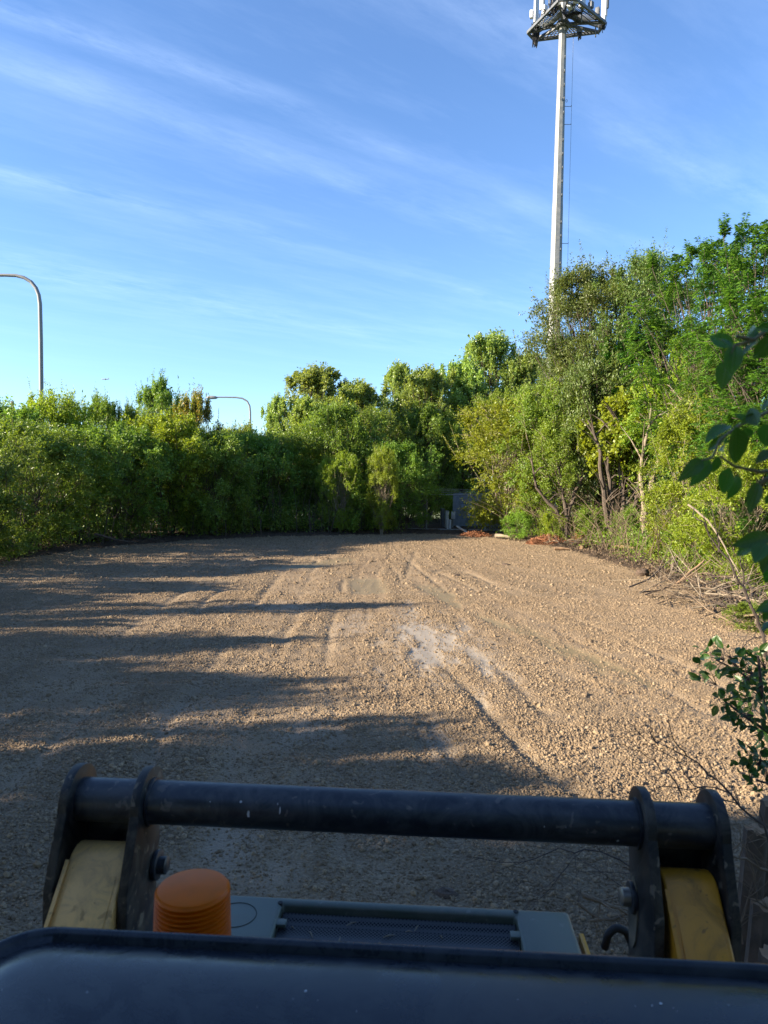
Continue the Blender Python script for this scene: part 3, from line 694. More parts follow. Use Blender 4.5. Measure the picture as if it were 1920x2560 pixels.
# --- small plants along the edges
SMALL = [((1385, 1352), 31.8, 1.3, .6, L_yel, 'small bright yellow-green plant beside the rusty needle pile'),
         ((1300, 1350), 33.5, 1.2, .8, L_weed, 'grassy green tuft left of the small yellow plant'),
         ((1480, 1370), 30.6, 1.5, .7, L_weed, 'leafy green weed between the needle pile and the dark trunk cluster'),
         ((1570, 1380), 29.4, 1.6, .7, L_weed, 'dark green weed clump right of the dark trunk cluster'),
         ((1680, 1420), 24.8, 1.5, .9, L_yel, 'sunlit yellow-green weed clump behind the short stump'),
         ((1750, 1440), 21.8, 1.6, 1.0, L_weed, 'broad weed clump behind the brush pile'),
         ((1880, 1480), 17.0, 1.2, .7, L_yel, 'yellow weed at the right edge behind the brush pile'),
         ((1900, 1545), 13.6, .5, .6, L_weed, 'tiny green weeds at the right end of the soil bank'),
         ((20, 1400), 22.4, .9, .8, L_hedge, 'low green plant at the bottom left foot of the hedge'),
         ((590, 1330), 34.2, 1.3, .9, L_hedge, 'low shaded bush at the right foot of the left hedge')]
for (pp, d, H, r, m, lab) in SMALL:
    p = P(pp[0], pp[1], d); tree('smallA', (p.x, d, hz(p.x, d) - .05), H, r, None, lab, 'plant', 'small plants at the edge of the gravel', 'plant', m)
# ivy tuft on trunk + named trunks
def poly(pts, j, seed, k=3):
    r = random.Random(seed); out_ = []
    for a, b in zip(pts[:-1], pts[1:]):
        a = Vector(a); b = Vector(b)
        for i in range(k):
            out_.append(a.lerp(b, i / k) + Vector((r.uniform(-j, j), r.uniform(-j, j), r.uniform(-j, j) * .5)))
    out_.append(Vector(pts[-1])); return out_
def bare_tree(base, tops, rad, mat, label, seed, nm='bare_tree', branches=10):
    root = empty(nm, base, 0, label, 'tree'); r = random.Random(seed)
    for i, tp in enumerate(tops):
        loc = [(Vector(p) - Vector(base)) for p in tp]
        pts = poly(loc, .06, seed + i, 4); n_ = len(pts)
        mb = MB(); mb.tube(pts, [rad * (1 - .8 * k / n_) * (1.3 if k == 0 else 1) for k in range(n_)], 8)
        for b_ in range(branches):
            k = r.randrange(n_ // 3, n_ - 1); a = pts[k]; a0 = r.random() * 6.28; L = r.uniform(.5, 1.5)
            e = a + Vector((math.cos(a0) * .7, math.sin(a0) * .7, r.uniform(.2, 1.1))) * L; m_ = a.lerp(e, .5) + Vector((0, 0, .1))
            mb.tube([a, m_, e], [rad * .28, rad * .18, .006], 5, cap=False)
        mb.obj('trunk', mat, root, smooth=True)
    return root
b0 = G(1532, 1372); bare_tree((b0.x, b0.y, 0), [[P(1528, 1375, b0.y), P(1530, 1250, b0.y), P(1520, 1150, b0.y), P(1540, 1010, b0.y + .4)],
    [P(1540, 1376, b0.y), P(1560, 1270, b0.y), P(1545, 1150, b0.y + .3), P(1580, 1030, b0.y)], [P(1534, 1374, b0.y + .1), P(1512, 1260, b0.y), P(1500, 1130, b0.y), P(1470, 1050, b0.y)],
    [P(1550, 1374, b0.y + .1), P(1590, 1250, b0.y), P(1600, 1140, b0.y)]], .15, M_bark, 'cluster of thick dark ragged trunks at the right edge of the gravel', 3)
b1 = G(1608, 1388); bare_tree((b1.x, b1.y, 0), [[P(1606, 1390, b1.y), P(1612, 1300, b1.y), P(1640, 1180, b1.y), P(1672, 1030, b1.y)],
    [P(1610, 1300, b1.y), P(1600, 1190, b1.y), P(1628, 1020, b1.y)], [P(1625, 1230, b1.y), P(1670, 1060, b1.y), P(1710, 980, b1.y)]], .13, M_barkl, 'pale smooth-barked forked trunk right of the dark trunk cluster', 8)
b2 = G(1412, 1362); bare_tree((b2.x, b2.y, 0), [[P(1415, 1362, b2.y), P(1400, 1290, b2.y), P(1345, 1220, b2.y), P(1330, 1150, b2.y)],
    [P(1410, 1362, b2.y), P(1425, 1270, b2.y), P(1450, 1200, b2.y), P(1500, 1150, b2.y)], [P(1418, 1362, b2.y), P(1412, 1250, b2.y), P(1390, 1150, b2.y)]], .12, M_bark, 'dark leaning trunk cluster left of the thick ragged one, behind the needles', 12)

# --- thicket of bare stems (stuff)
def stemfield(name, pts, hrange, rrange, lean, mat, label, seed, cat='brush', curve=.3):
    r = random.Random(seed); mb = MB()
    for (x, y) in pts:
        H = r.uniform(*hrange); a = r.random() * 6.28; L = r.uniform(*lean) * H
        z = hz(x, y) if y < 49 else 0
        b_ = Vector((x, y, z - .05)); t_ = b_ + Vector((math.cos(a) * L, math.sin(a) * L, H)); m_ = b_.lerp(t_, .55) + Vector((-math.cos(a), -math.sin(a), 0)) * L * curve + Vector((r.uniform(-.1, .1), r.uniform(-.1, .1), 0))
        q_ = r.uniform(*rrange); mb.tube([b_, b_.lerp(m_, .5), m_, m_.lerp(t_, .5) + Vector((0, 0, .04 * H)), t_], [q_, q_ * .9, q_ * .75, q_ * .5, q_ * .25], 4, cap=False)
        if r.random() < .6:
            e = m_ + Vector((r.uniform(-.5, .5), r.uniform(-.5, .5), r.uniform(.1, .8))); mb.tube([m_, e], [q_ * .5, .003], 3, cap=False)
    o = mb.obj(name, mat, smooth=True); tag(o, label, cat, kind='stuff'); return o
def edge_pts(pxs, off, n, seed):
    r = random.Random(seed); g_ = gp(pxs); out_ = []
    for i in range(n):
        k = r.randrange(len(g_) - 1); a, b = g_[k], g_[k + 1]; t_ = r.random(); o_ = r.uniform(*off)
        ex, ey = b[0] - a[0], b[1] - a[1]; L = math.hypot(ex, ey) or 1
        nx_, ny_ = -ey / L, ex / L
        out_.append((a[0] + ex * t_ + nx_ * o_, a[1] + ey * t_ + ny_ * o_))
    return out_
REDGE = [(1240, 1346), (1330, 1358), (1420, 1376), (1500, 1398), (1600, 1430), (1700, 1466), (1790, 1500), (1880, 1540)]
LEDGE = [(-200, 1450), (0, 1408), (150, 1386), (300, 1366), (500, 1351), (700, 1342), (900, 1338), (1030, 1336)]
stemfield('brush_stems', edge_pts(REDGE[:6], (.8, 3.4), 420, 1) , (.5, 2.6), (.006, .018), (.3, 1.6), M_brush, 'tangle of thin tan dead stems under the right-hand bushes', 2)
stemfield('hedge_stems', edge_pts(LEDGE, (.6, 3.0), 420, 3), (1.0, 3.0), (.006, .022), (.05, .5), M_bark, 'many thin dark upright stems under the left hedge', 4)
# crossing: pick the right side sign by checking the lot
def undergrowth(name, pts, H, leaf, mat, label, seed, nper=26):
    g = np.random.default_rng(seed); pts = np.array(pts); n_ = len(pts); i = np.repeat(np.arange(n_), nper)
    h = (H * (.4 + .9 * g.random(n_)))[i] * g.random(len(i)) ** .7
    p = np.stack([pts[i, 0] + g.normal(0, .22, len(i)), pts[i, 1] + g.normal(0, .22, len(i)), height(pts[i, 0], pts[i, 1]) + h + .02], -1)
    ax = norm(g.normal(0, 1, p.shape) + np.array([0, 0, .3])); nr = np.array([0, 0, .8]) + g.normal(0, .6, p.shape)
    V, F = leaves(p, ax, nr, leaf * np.exp(g.normal(0, .3, len(p))), .6)
    o = link(name, npmesh(name, V, F, mat)); tag(o, label, 'undergrowth', kind='stuff')
undergrowth('undergrowth', edge_pts(REDGE, (1.9, 4.4), 2000, 5), .9, .085, L_weed, 'sunlit green undergrowth between the bushes on the right', 6)
undergrowth('leaf_litter', edge_pts(REDGE, (-.1, 1.6), 420, 15), .05, .06, M_litter, 'brown leaf litter and chips on the soil bank at the right', 16, 14)
undergrowth('edge_weeds', edge_pts(REDGE, (.5, 2.2), 130, 17), .35, .06, L_weed, 'small sunlit weeds creeping onto the soil bank', 18, 16)
undergrowth('low_weeds', edge_pts(LEDGE, (.8, 3.6), 2200, 7), 1.1, .085, L_hedge, 'shaded leafy undergrowth at the foot of the left hedge', 8, 16)
undergrowth('roadside_growth', [(x_, y_) for x_, y_ in zip(np.random.default_rng(2).uniform(-20, -15, 500), np.random.default_rng(3).uniform(16, 44, 500))], 1.2, .12, L_weed, 'sunlit growth glimpsed through the stems of the left hedge', 9, 20)

# ------------------------------------------------------------------ debris on the right bank
def lump(name, c, size, mat, label, cat, seed, n=900, stick=(.05, .22), thick=.006, group=None):
    r = random.Random(seed); mb = MB(); c = Vector(c)
    for i in range(n):
        a = r.random() * 6.28; q_ = math.sqrt(r.random()); x = math.cos(a) * q_ * size[0]; y = math.sin(a) * q_ * size[1]
        zt = size[2] * (1 - q_ ** 1.6) * r.random() ** .5
        p = Vector((c.x + x, c.y + y, hz(c.x + x, c.y + y) + zt + .01)); L = r.uniform(*stick)
        d_ = Vector((r.gauss(0, 1), r.gauss(0, 1), r.gauss(0, .45))).normalized() * L * .5
        mb.tube([p - d_, p + d_], [thick * r.uniform(.6, 1.5), thick * .4], 3, cap=False)
    o = mb.obj(name, mat); o.data.transform(Matrix.Translation(-Vector((c.x, c.y, 0)))); o.location = (c.x, c.y, 0)
    tag(o, label, cat, group); return o
p = G(1365, 1366); lump('needle_pile', G(1370, 1362), (.95, .6, .42), M_need, 'rust-orange pile of dead needles beside the small yellow plant', 'pile', 1, 1700, (.06, .3), .011, 'piles of dead needles')
lump('needle_pile', G(1187, 1341), (.8, .5, .26), M_need, 'small rust-orange pile of dead needles near the fenced compound', 'pile', 2, 900, (.06, .3), .011, 'piles of dead needles')
lump('needle_pile', G(1448, 1366), (.4, .35, .55), M_need, 'reddish needle heap leaning on the dark leaning trunks', 'pile', 7, 500, (.08, .35), .011, 'piles of dead needles')
def brush_pile(c, size, n, label, seed, Lr=(.8, 2.2)):
    r = random.Random(seed); c = Vector(c); root = empty('brush_pile', (c.x, c.y, 0), 0, label, 'brush pile'); root['group'] = 'brush piles on the soil bank'
    for i in range(n):
        a = r.random() * 6.28; q_ = math.sqrt(r.random()); p_ = Vector((math.cos(a) * q_ * size[0], math.sin(a) * q_ * size[1], 0))
        L = r.uniform(*Lr); az = r.gauss(.9, 1.4); d_ = Vector((math.cos(az), math.sin(az), r.uniform(-.15, .75))) * L
        z0 = hz(c.x + p_.x, c.y + p_.y) + r.random() * size[2]; p_.z = z0
        rad = r.choice((.006, .008, .012, .02)) ; mb = MB()
        pts = [p_ - d_ * .5, p_ - d_ * .15 + Vector((r.gauss(0, .05), r.gauss(0, .05), .05)), p_ + d_ * .2, p_ + d_ * .5]
        for q2 in pts: q2.z = max(q2.z, z0 * .5 + .03)
        mb.tube(pts, [rad, rad, rad * .8, rad * .4], 5)
        for k in range(r.randrange(1, 4)):
            e = p_ + d_ * r.uniform(0, .5) ; mb.tube([p_ + d_ * .1, e + Vector((r.gauss(0, .25), r.gauss(0, .25), abs(r.gauss(0, .25))))], [rad * .5, .003], 3, cap=False)
        mb.obj('branch', r.choice((M_brush, M_bark, M_brush, M_barkl)), root, smooth=True)
c_ = P(1790, 1455, 16.4); brush_pile((c_.x, 16.6, 0), (1.3, 1.6, .55), 85, 'large heap of cut branches and sticks on the dark soil at the right', 21)
c_ = P(1870, 1500, 14.2); brush_pile((c_.x + .2, 14.2, 0), (.9, 1.1, .35), 45, 'smaller scatter of cut sticks nearest the camera at the right edge', 22, (.5, 1.5))
c_ = P(1440, 1370, 30.5); brush_pile((c_.x, 30.2, 0), (1.6, .6, .25), 26, 'low scatter of broken sticks beside the needle pile', 23, (.6, 1.6))
c_ = P(250, 1375, 28); brush_pile((c_.x, 28.2, 0), (1.8, .6, .25), 22, 'shaded fallen sticks at the foot of the left hedge', 24, (.6, 2.0))
# tall leaning dead stems at right
def leaning(lab, pts, rad, mat, nm='fallen_branch', grp='fallen branches and logs'):
    b_ = Vector(pts[0]); mb = MB(); q_ = poly([Vector(p) - b_ for p in pts], rad * .7, 5, 3)
    mb.tube(q_, [rad * (1 - .6 * i / len(q_)) for i in range(len(q_))], 8); o = mb.obj(nm, mat, smooth=True); o.location = b_
    tag(o, lab, 'log' if 'log' in lab else 'branch', grp); return o
leaning('long pale log lying along the top of the soil bank', [G(1588, 1386) + Vector((0, 0, .18)), G(1540, 1375) + Vector((0, 0, .16)), G(1485, 1366) + Vector((0, 0, .14))], .09, M_wood)
leaning('split orange-brown plank-like log below the ragged trunks', [G(1452, 1378) + Vector((0, 0, .12)), G(1495, 1362) + Vector((0, 0, .22))], .09, M_wood)
leaning('short brown log propped against the ragged trunks', [G(1500, 1374) + Vector((0, 0, .1)), P(1512, 1335, 30.5)], .06, M_bark)
leaning('pale flat piece of wood in front of the needle pile', [G(1385, 1377) + Vector((0, 0, .08)), G(1425, 1378) + Vector((0, 0, .08))], .07, M_wood)
leaning('pale log end left of the small yellow plant', [G(1238, 1346) + Vector((0, 0, .1)), G(1275, 1349) + Vector((0, 0, .12))], .11, M_barkl)
leaning('big bleached dead bough arching down into the brush heap', [P(1720, 1262, 17.6), P(1770, 1300, 17.2), P(1815, 1370, 16.8), P(1850, 1440, 16.4)], .028, M_barkl)
leaning('orange-tipped broken bough sticking out of the brush heap', [P(1690, 1462, 16.8), P(1745, 1415, 16.9), P(1760, 1400, 17)], .035, M_wood)
leaning('black dead branch lying on the soil near the pale trunk', [G(1560, 1386) + Vector((0, 0, .25)), G(1600, 1392) + Vector((0, 0, .2)), G(1640, 1402) + Vector((0, 0, .1))], .035, M_twig)
leaning('long shaded bough on the ground under the left hedge', [G(235, 1370) + Vector((0, 0, .5)), G(290, 1366) + Vector((0, 0, .25)), G(340, 1366) + Vector((0, 0, .15))], .045, M_bark)
def stump(base, H, r0, label, seed, mat=M_bark, grp='cut stumps', lean=(0, 0)):
    r = random.Random(seed); root = empty('tree_stump', base, 0, label, 'stump', grp)
    mb = MB(); n_ = 16; rings = []
    for k, z in enumerate((-.1, .02, H * .3, H * .65, H)):
        rings.append((r0 * (1.35, 1.15, 1.0, .95, .93)[k], z))
    vs = []; 
    jit = [1 + r.uniform(-.14, .14) for _ in range(n_)]
    for (q_, z) in rings:
        for k in range(n_):
            a = 6.2832 * k / n_; rr_ = q_ * jit[k] * (1 + r.uniform(-.04, .04)); vs.append((rr_ * math.cos(a) + lean[0] * z, rr_ * math.sin(a) + lean[1] * z, z + (r.uniform(-.02, .02) if z == H else 0)))
    fs = [(i * n_ + k, i * n_ + (k + 1) % n_, (i + 1) * n_ + (k + 1) % n_, (i + 1) * n_ + k) for i in range(4) for k in range(n_)]
    mb.add(vs, fs); mb.obj('bark', mat, root, smooth=True, auto=35)
    mb = MB(); top = [Vector(v) for v in vs[-n_:]]; c0 = Vector((lean[0] * H, lean[1] * H, H + .012)); mb.add([v * 1 for v in top] + [c0], [(k, (k + 1) % n_, n_) for k in range(n_)]); mb.obj('cut_face', M_wood, root)
g_ = P(1685, 1450, 21.5); stump((g_.x, 21.5, hz(g_.x, 21.5)), .48, .10, 'short lone cut stump standing on the soil bank', 1)
for (px, d, H, r0, lab) in [(1866, 3.9, .80, .065, 'tall cut brown stump just right of the machine, seen beside the outer link plate'),
                            (1912, 4.1, .86, .08, 'tall dark splintered stump cut off by the right picture edge'),
                            (1895, 3.7, .50, .065, 'shorter cut stump with a pale top between the two tall stumps'),
                            (1940, 3.5, .35, .08, 'low stump at the bottom right corner behind the yellow arm')]:
    g_ = P(px, 2300, d); stump((g_.x, d, hz(g_.x, d)), H, r0, lab, int(px), lean=(.03, -.02))
# dark clod
mb = MB(); r = random.Random(4)
mb.lathe([(.0, -.05), (.17, 0), (.2, .08), (.14, .17), (0, .21)], n=12); me = mb.mesh('soil_lump', M_clod, smooth=True)
for v in me.vertices: v.co *= r.uniform(.8, 1.15)
g_ = G(1605, 1440); o = link('soil_lump', me); o.location = (g_.x, g_.y, hz(g_.x, g_.y)); tag(o, 'single dark lump of earth at the edge of the gravel', 'clod')
# small clods/debris on the gravel
for i, (px, py, s, lab) in enumerate([(1568, 1730, .05, 'small dark tuft lying alone on the right gravel'), (1143, 1440, .09, 'dark clod on the far gravel near the olive tracks'), (1265, 1412, .12, 'flat dark clod on the far right gravel'),
                       (1115, 2240, .06, 'dark scrap lying behind the engine cover'), (640, 1395, .10, 'small clod on the far left gravel'), (965, 1398, .07, 'little clod near the centre of the far gravel')]):
    m2 = me.copy(); o = link('soil_clod', m2); g_ = G(px, py); o.location = (g_.x, g_.y, hz(g_.x, g_.y) - .01); o.scale = (s * 7, s * 5, s * 3); o.rotation_euler = (0, 0, i); tag(o, lab, 'clod', 'loose clods on the gravel')

# ------------------------------------------------------------------ communications tower
M_galv = pmat('galvanised_steel', (.155, .165, .165), .5, metal=.0, var=.10, scale=3, dirt=(.33, .33, .31), dirt_amt=.5, dscale=1.2)
M_steel = pmat('dark_steel', (.09, .10, .115), .6, var=.3, scale=3)
M_white = pmat('white_radome', (.5, .51, .52), .45, var=.04, scale=2)
M_cable = pmat('black_cable', (.02, .02, .022), .5, var=.2)
M_rru = pmat('grey_radio', (.5, .51, .52), .5, var=.1)
DT = 47.0
tx = (P(1409, 80, DT).x + P(1378, 985, DT).x) / 2
TB = Vector((tx, DT, 0))
tower = empty('communications_tower', TB, 0, 'very tall grey steel monopole tower with antennas at its top, rising behind the right trees', 'tower')
def T(px, py, d=DT): return P(px, py, d) - TB
zt = T(1409, 60).z
def prad(z): return .515 - (.515 - .235) * z / 32.0
mb = MB(); n_ = 8; vs = []; fs = []
lv = [0, 9.5, 9.5001, 20.5, 20.5001, zt + 1.6]
for i, z in enumerate(lv):
    rr_ = prad(z) + (.018 if i in (1, 3) else 0) * 0 + (.02 if i in (0, 1) else (.01 if i in (2, 3) else 0))
    for k in range(n_):
        a = R_(-70.6 + 45 * k); vs.append((rr_ * math.cos(a), rr_ * math.sin(a), z))
fs = [(i * n_ + k, i * n_ + (k + 1) % n_, (i + 1) * n_ + (k + 1) % n_, (i + 1) * n_ + k) for i in range(5) for k in range(n_)]
mb.add(vs, fs); pole = mb.obj('pole', M_galv, tower)
pegm = None
z = 9.0; k = 0
while z < zt - .5:
    a = R_(-48); rr_ = prad(z) * .95
    if pegm is None:
        pegm = MB().tube([(0, 0, 0), (.22, 0, .02), (.23, 0, .09)], .024, 5).mesh('step_peg', M_galv)
    o = link('step_peg', pegm, tower); o.location = (rr_ * math.cos(a), rr_ * math.sin(a), z); o.rotation_euler = (0, 0, a - 1.0); z += .86 if k % 5 else 1.7; k += 1
mb = MB(); mb.tube([(prad(z_) + .30 + .12 * (z_ / 32), -.1, z_) for z_ in (4, 12, 20, 26, 30, zt)], .009, 5); cab = mb.obj('safety_cable', M_cable, tower)
for py in (313, 268, 610, 820):
    z_ = T(1409, py).z; mb = MB(); mb.tube([(prad(z_) * .9, -.1, z_), (prad(z_) + .38, -.1, z_), (prad(z_) + .38, -.1, z_ + .08)], .018, 5); mb.obj('cable_bracket', M_steel, tower)
for (px, py, s) in ((1398, 252, -1), (1415, 255, 1)):
    c = T(px, py); mb = MB(); c.y = -prad(c.z) * (.98 if s < 0 else .4) - .03; c.x = (-.10 if s < 0 else prad(c.z) + .06)
    mb.tube([c + Vector((.05 * math.cos(a), 0, .085 * math.sin(a))) for a in [q_ * .6283 for q_ in range(11)]], .012, 5); mb.obj('ring_hook', M_steel, tower)
hub = Vector((0, 0, zt))
mb = MB(); mb.lathe([(.30, zt - .25), (.42, zt - .22), (.42, zt + .05), (.34, zt + .08), (.34, zt + .5), (.4, zt + .52), (.4, zt + .62), (.25, zt + .64)], n=12); mb.obj('hub_collar', M_steel, tower)
CN = [Vector((-1.75, 1.35, zt)), Vector((2.55, .25, zt)), Vector((-.3, -2.3, zt))]
UP = Vector((0, 0, 1))
for i, c in enumerate(CN):
    dv = (c - hub); dn = dv.normalized(); sd_ = dn.cross(UP)
    a1 = c + sd_ * .5; a2 = c - sd_ * .5
    for b_, e_ in ((hub, a1), (hub, a2), (hub + UP * .55, c)):
        MB().bar(b_, e_, .11, .16).obj('support_arm', M_steel, tower)
    MB().bar(a1, a2, .13, .13).obj('corner_beam', M_steel, tower)
    c2 = CN[(i + 1) % 3]; d2 = (c2 - hub).normalized(); s2 = d2.cross(UP)
    e1 = c - sd_ * .5 if (c - sd_ * .5 - c2).length < (c + sd_ * .5 - c2).length else c + sd_ * .5
    e2 = c2 + s2 * .5 if (c2 + s2 * .5 - c).length < (c2 - s2 * .5 - c).length else c2 - s2 * .5
    MB().bar(e1, e2, .13, .17).obj('edge_beam', M_steel, tower)
    # grating floor: bars between the hub and the edge beam
    mb = MB(); nb = 15
    for q_ in range(nb + 1):
        f = q_ / nb; A_ = e1.lerp(e2, .06 + .88 * f); B_ = hub + (A_ - hub) * .28
        mb.bar(A_ + UP * .11, B_ + UP * .11, .05, .03)
    for q_ in (.35, .5, .65, .8, .95):
        mb.bar(hub + (e1 - hub) * q_ + UP * .09, hub + (e2 - hub) * q_ + UP * .09, .04, .03)
    mb.obj('floor_grating', M_galv if i != 1 else M_steel, tower)
def panel(px, py, d, wd, h, dep=.14, rot=0, mat=M_white, nm='panel_antenna'):
    c = T(px, py, d); q_ = Matrix.Rotation(rot, 3, 'Z')
    o = MB().box((0, 0, h / 2), (wd, dep, h)).obj(nm, mat, tower, bevel=.03); o.location = c; o.rotation_euler = (0, 0, rot)
    if nm == 'panel_antenna':
        m2 = MB(); m2.bar((0, .2, -.35), (0, .2, h * .95), .07); m2.bar((0, .05, .25), (0, .2, .25), .08, .06); m2.bar((0, .05, h - .3), (0, .2, h - .3), .08, .06)
        m2.obj('mounting_pipe', M_galv, o)
    return o
panel(1340, 56, 48.3, .30, 2.5, rot=.5); panel(1354.5, 24, 46.8, .28, 2.2, rot=-.9); panel(1440, 8, 44.8, .38, 2.2, rot=.1); panel(1509, 55, 47.0, .31, 2.5, rot=-.6)
panel(1400, -8, 44.6, .34, 2.2, rot=-.1); panel(1372, -5, 45.4, .30, 2.2, rot=-.3); panel(1482, -4, 46.0, .30, 2.2, rot=.7); panel(1519, 21, 47.4, .14, 1.4, rot=0, mat=M_steel)
for (px, py, d, w_, h_) in ((1328.5, 46, 48.5, .20, .5), (1362, 35, 46.6, .3, .5), (1385, 14, 45.6, .4, .55), (1424, 22, 45.2, .35, .5), (1455, 20, 45.6, .35, .5), (1494, 38, 46.6, .25, .45), (1477, 22, 46, .3, .4)):
    panel(px, py, d, w_, h_, .25, random.uniform(-1, 1), random.choice((M_rru, M_steel)), 'radio_unit')
rc = random.Random(3)
def cables(px0, py0, px1, py1, d, n, sag, nm='cable'):
    mb = MB()
    for i in range(n):
        a = T(px0 + rc.uniform(-5, 5), py0 + rc.uniform(-4, 4), d); b_ = T(px1 + rc.uniform(-5, 5), py1 + rc.uniform(-4, 4), d)
        pts = [a.lerp(b_, k / 8) + Vector((rc.uniform(-.04, .04), rc.uniform(-.1, .1), -sag * rc.uniform(.6, 1.2) * math.sin(math.pi * k / 8))) for k in range(9)]
        mb.tube(pts, .026, 4)
    mb.obj(nm, M_cable, tower, smooth=True)
cables(1334, 62, 1345, 66, 48, 24, 1.2); cables(1338, 60, 1343, 68, 48, 6, .8); cables(1340, 70, 1352, 30, 47.5, 6, .3); cables(1446, 72, 1453, 74, 47, 8, .6); cables(1505, 58, 1512, 58, 47, 6, .45)
cables(1360, 25, 1400, 12, 46, 8, .5); cables(1400, 20, 1440, 30, 46, 8, .4); cables(1430, 20, 1455, 28, 46, 8, .3); cables(1375, 5, 1392, 12, 45.5, 8, .5)
cables(1470, 25, 1500, 50, 46.6, 4, .1)
for (px, y0, y1, d) in ((1489, 62, 93, 47), (1497, 62, 86, 47.1), (1333, 70, 108, 48.4), (1359, 36, 70, 47), (1454, 25, 55, 46), (1343, 82, 112, 48), (1446, 66, 97, 47), (1452, 66, 97, 47)):
    MB().bar(T(px, y0, d), T(px, y1, d), .06).obj('hanging_pipe', M_steel if px > 1400 else M_galv, tower)
MB().box(T(1449, 76, 47), (.32, .2, .3)).obj('junction_box', M_steel, tower)

# ------------------------------------------------------------------ street lamps, utility pole, airplane
M_lamp = pmat('lamp_aluminium', (.20, .20, .20), .5, var=.08)
def lamp(label, pts, d, r0, r1, headp, hs):
    b_ = P(pts[0][0], pts[0][1], d); base = Vector((b_.x, d, 0)); root = empty('street_lamp', base, 0, label, 'street lamp', 'curved street lamps along the highway')
    pp = [Vector((P(x, y, d).x, d, P(x, y, d).z)) - base for x, y in pts]; pp[0].x = 0
    pp = [Vector((0, 0, 0))] + pp; n_ = len(pp)
    k1 = next(i for i, q_ in enumerate(pp) if abs(q_.x - pp[1].x) > .2 * abs(pp[-1].x) / 3) 
    MB().tube(pp[:k1 + 1], [r0 - (r0 - r1) * i / n_ for i in range(k1 + 1)], 12).obj('pole', M_lamp, root, smooth=True)
    MB().tube(pp[k1:], [(r0 - (r0 - r1) * k1 / n_) + (r1 - (r0 - (r0 - r1) * k1 / n_)) * i / (n_ - k1) for i in range(n_ - k1)], 12).obj('arm', M_lamp, root, smooth=True)
    h = Vector((P(*headp, d).x, d, P(*headp, d).z)) - base
    mb = MB(); mb.lathe([(.0, .12), (.10, .10), (.16, .04), (.17, -.02), (.12, -.08), (0, -.10)], n=16); o = mb.obj('lamp_head', M_lamp, root, smooth=True); o.location = h; o.scale = (hs * 2.2, hs, hs)
    MB().box((0, 0, .15), (.45, .45, .3)).obj('base', pmat('concrete', (.4, .39, .36), .9, bump=.3), root, bevel=.02)
lamp('large curved street lamp whose arm leaves the picture at the upper left', [(103.5, 1000), (102, 850), (100, 760), (97, 738), (90, 720), (78, 705), (60, 694), (40, 689), (15, 688), (-40, 688), (-110, 690)], 34, .105, .06, (-122, 692), 1.1)
lamp('small distant curved street lamp over the middle of the left hedge', [(626, 1075), (625.5, 1030), (624, 1015), (618, 1003), (606, 996), (590, 993.5), (565, 993), (535, 993)], 82, .12, .07, (530, 994), 1.8)
D_ = 62; b_ = P(36, 1080, D_); root = empty('utility_pole', (b_.x, D_, 0), 0, 'thin wooden utility pole with two crossarms at the far left above the hedge', 'utility pole')
B0 = Vector((b_.x, D_, 0)); M_pole = pmat('pole_wood', (.16, .12, .09), .9)
tp = P(31, 1003, D_) - B0; MB().tube([(0, 0, 0), tp * .5, tp], [.19, .16, .13], 10).obj('pole', M_pole, root, smooth=True)
for (y0, xx) in ((1033, (8, 58)), (1051, (12, 56))):
    MB().bar(P(xx[0], y0 + .5, D_) - B0 + Vector((0, -.2, 0)), P(xx[1], y0 - .5, D_) - B0 + Vector((0, -.2, 0)), .12, .14).obj('crossarm', M_pole, root)
    for q_ in (0, .3, .7, 1):
        p_ = (P(xx[0], y0, D_) - B0).lerp(P(xx[1], y0, D_) - B0, q_) + Vector((0, -.2, .07)); MB().lathe([(.05, 0), (.06, .06), (.03, .14), (.05, .17), (0, .2)], p_, 8).obj('insulator', M_rru, root)
for (px, py) in ((10, 1029), (58, 1029), (31, 1004)):
    a_ = P(px, py, D_); pts = [a_ + Vector((-(k * 5.0), k * 2.2, -.9 * math.sin(math.pi * k / 12))) for k in range(13)]
    o = MB().tube([p_ - B0 for p_ in pts], .018, 4).obj('wire', M_cable, root)
DA = 2600; ca = P(263, 948, DA); air = empty('airplane', ca, 0, 'tiny distant airliner flying low in the sky left of the small lamp', 'airplane')
M_air = pmat('airliner_paint', (.30, .32, .36), .5, var=.05); L_ = 27 
fus = [(-L_ / 2, .9), (-L_ / 2 + 1.2, 1.5), (-L_ * .3, 1.75), (L_ * .2, 1.75), (L_ * .4, 1.1), (L_ / 2, .3)]
MB().tube([(x, 0, (.5 if r_ < 1 and x > 0 else 0)) for x, r_ in fus], [r_ for x, r_ in fus], 14).obj('fuselage', M_air, air, smooth=True)
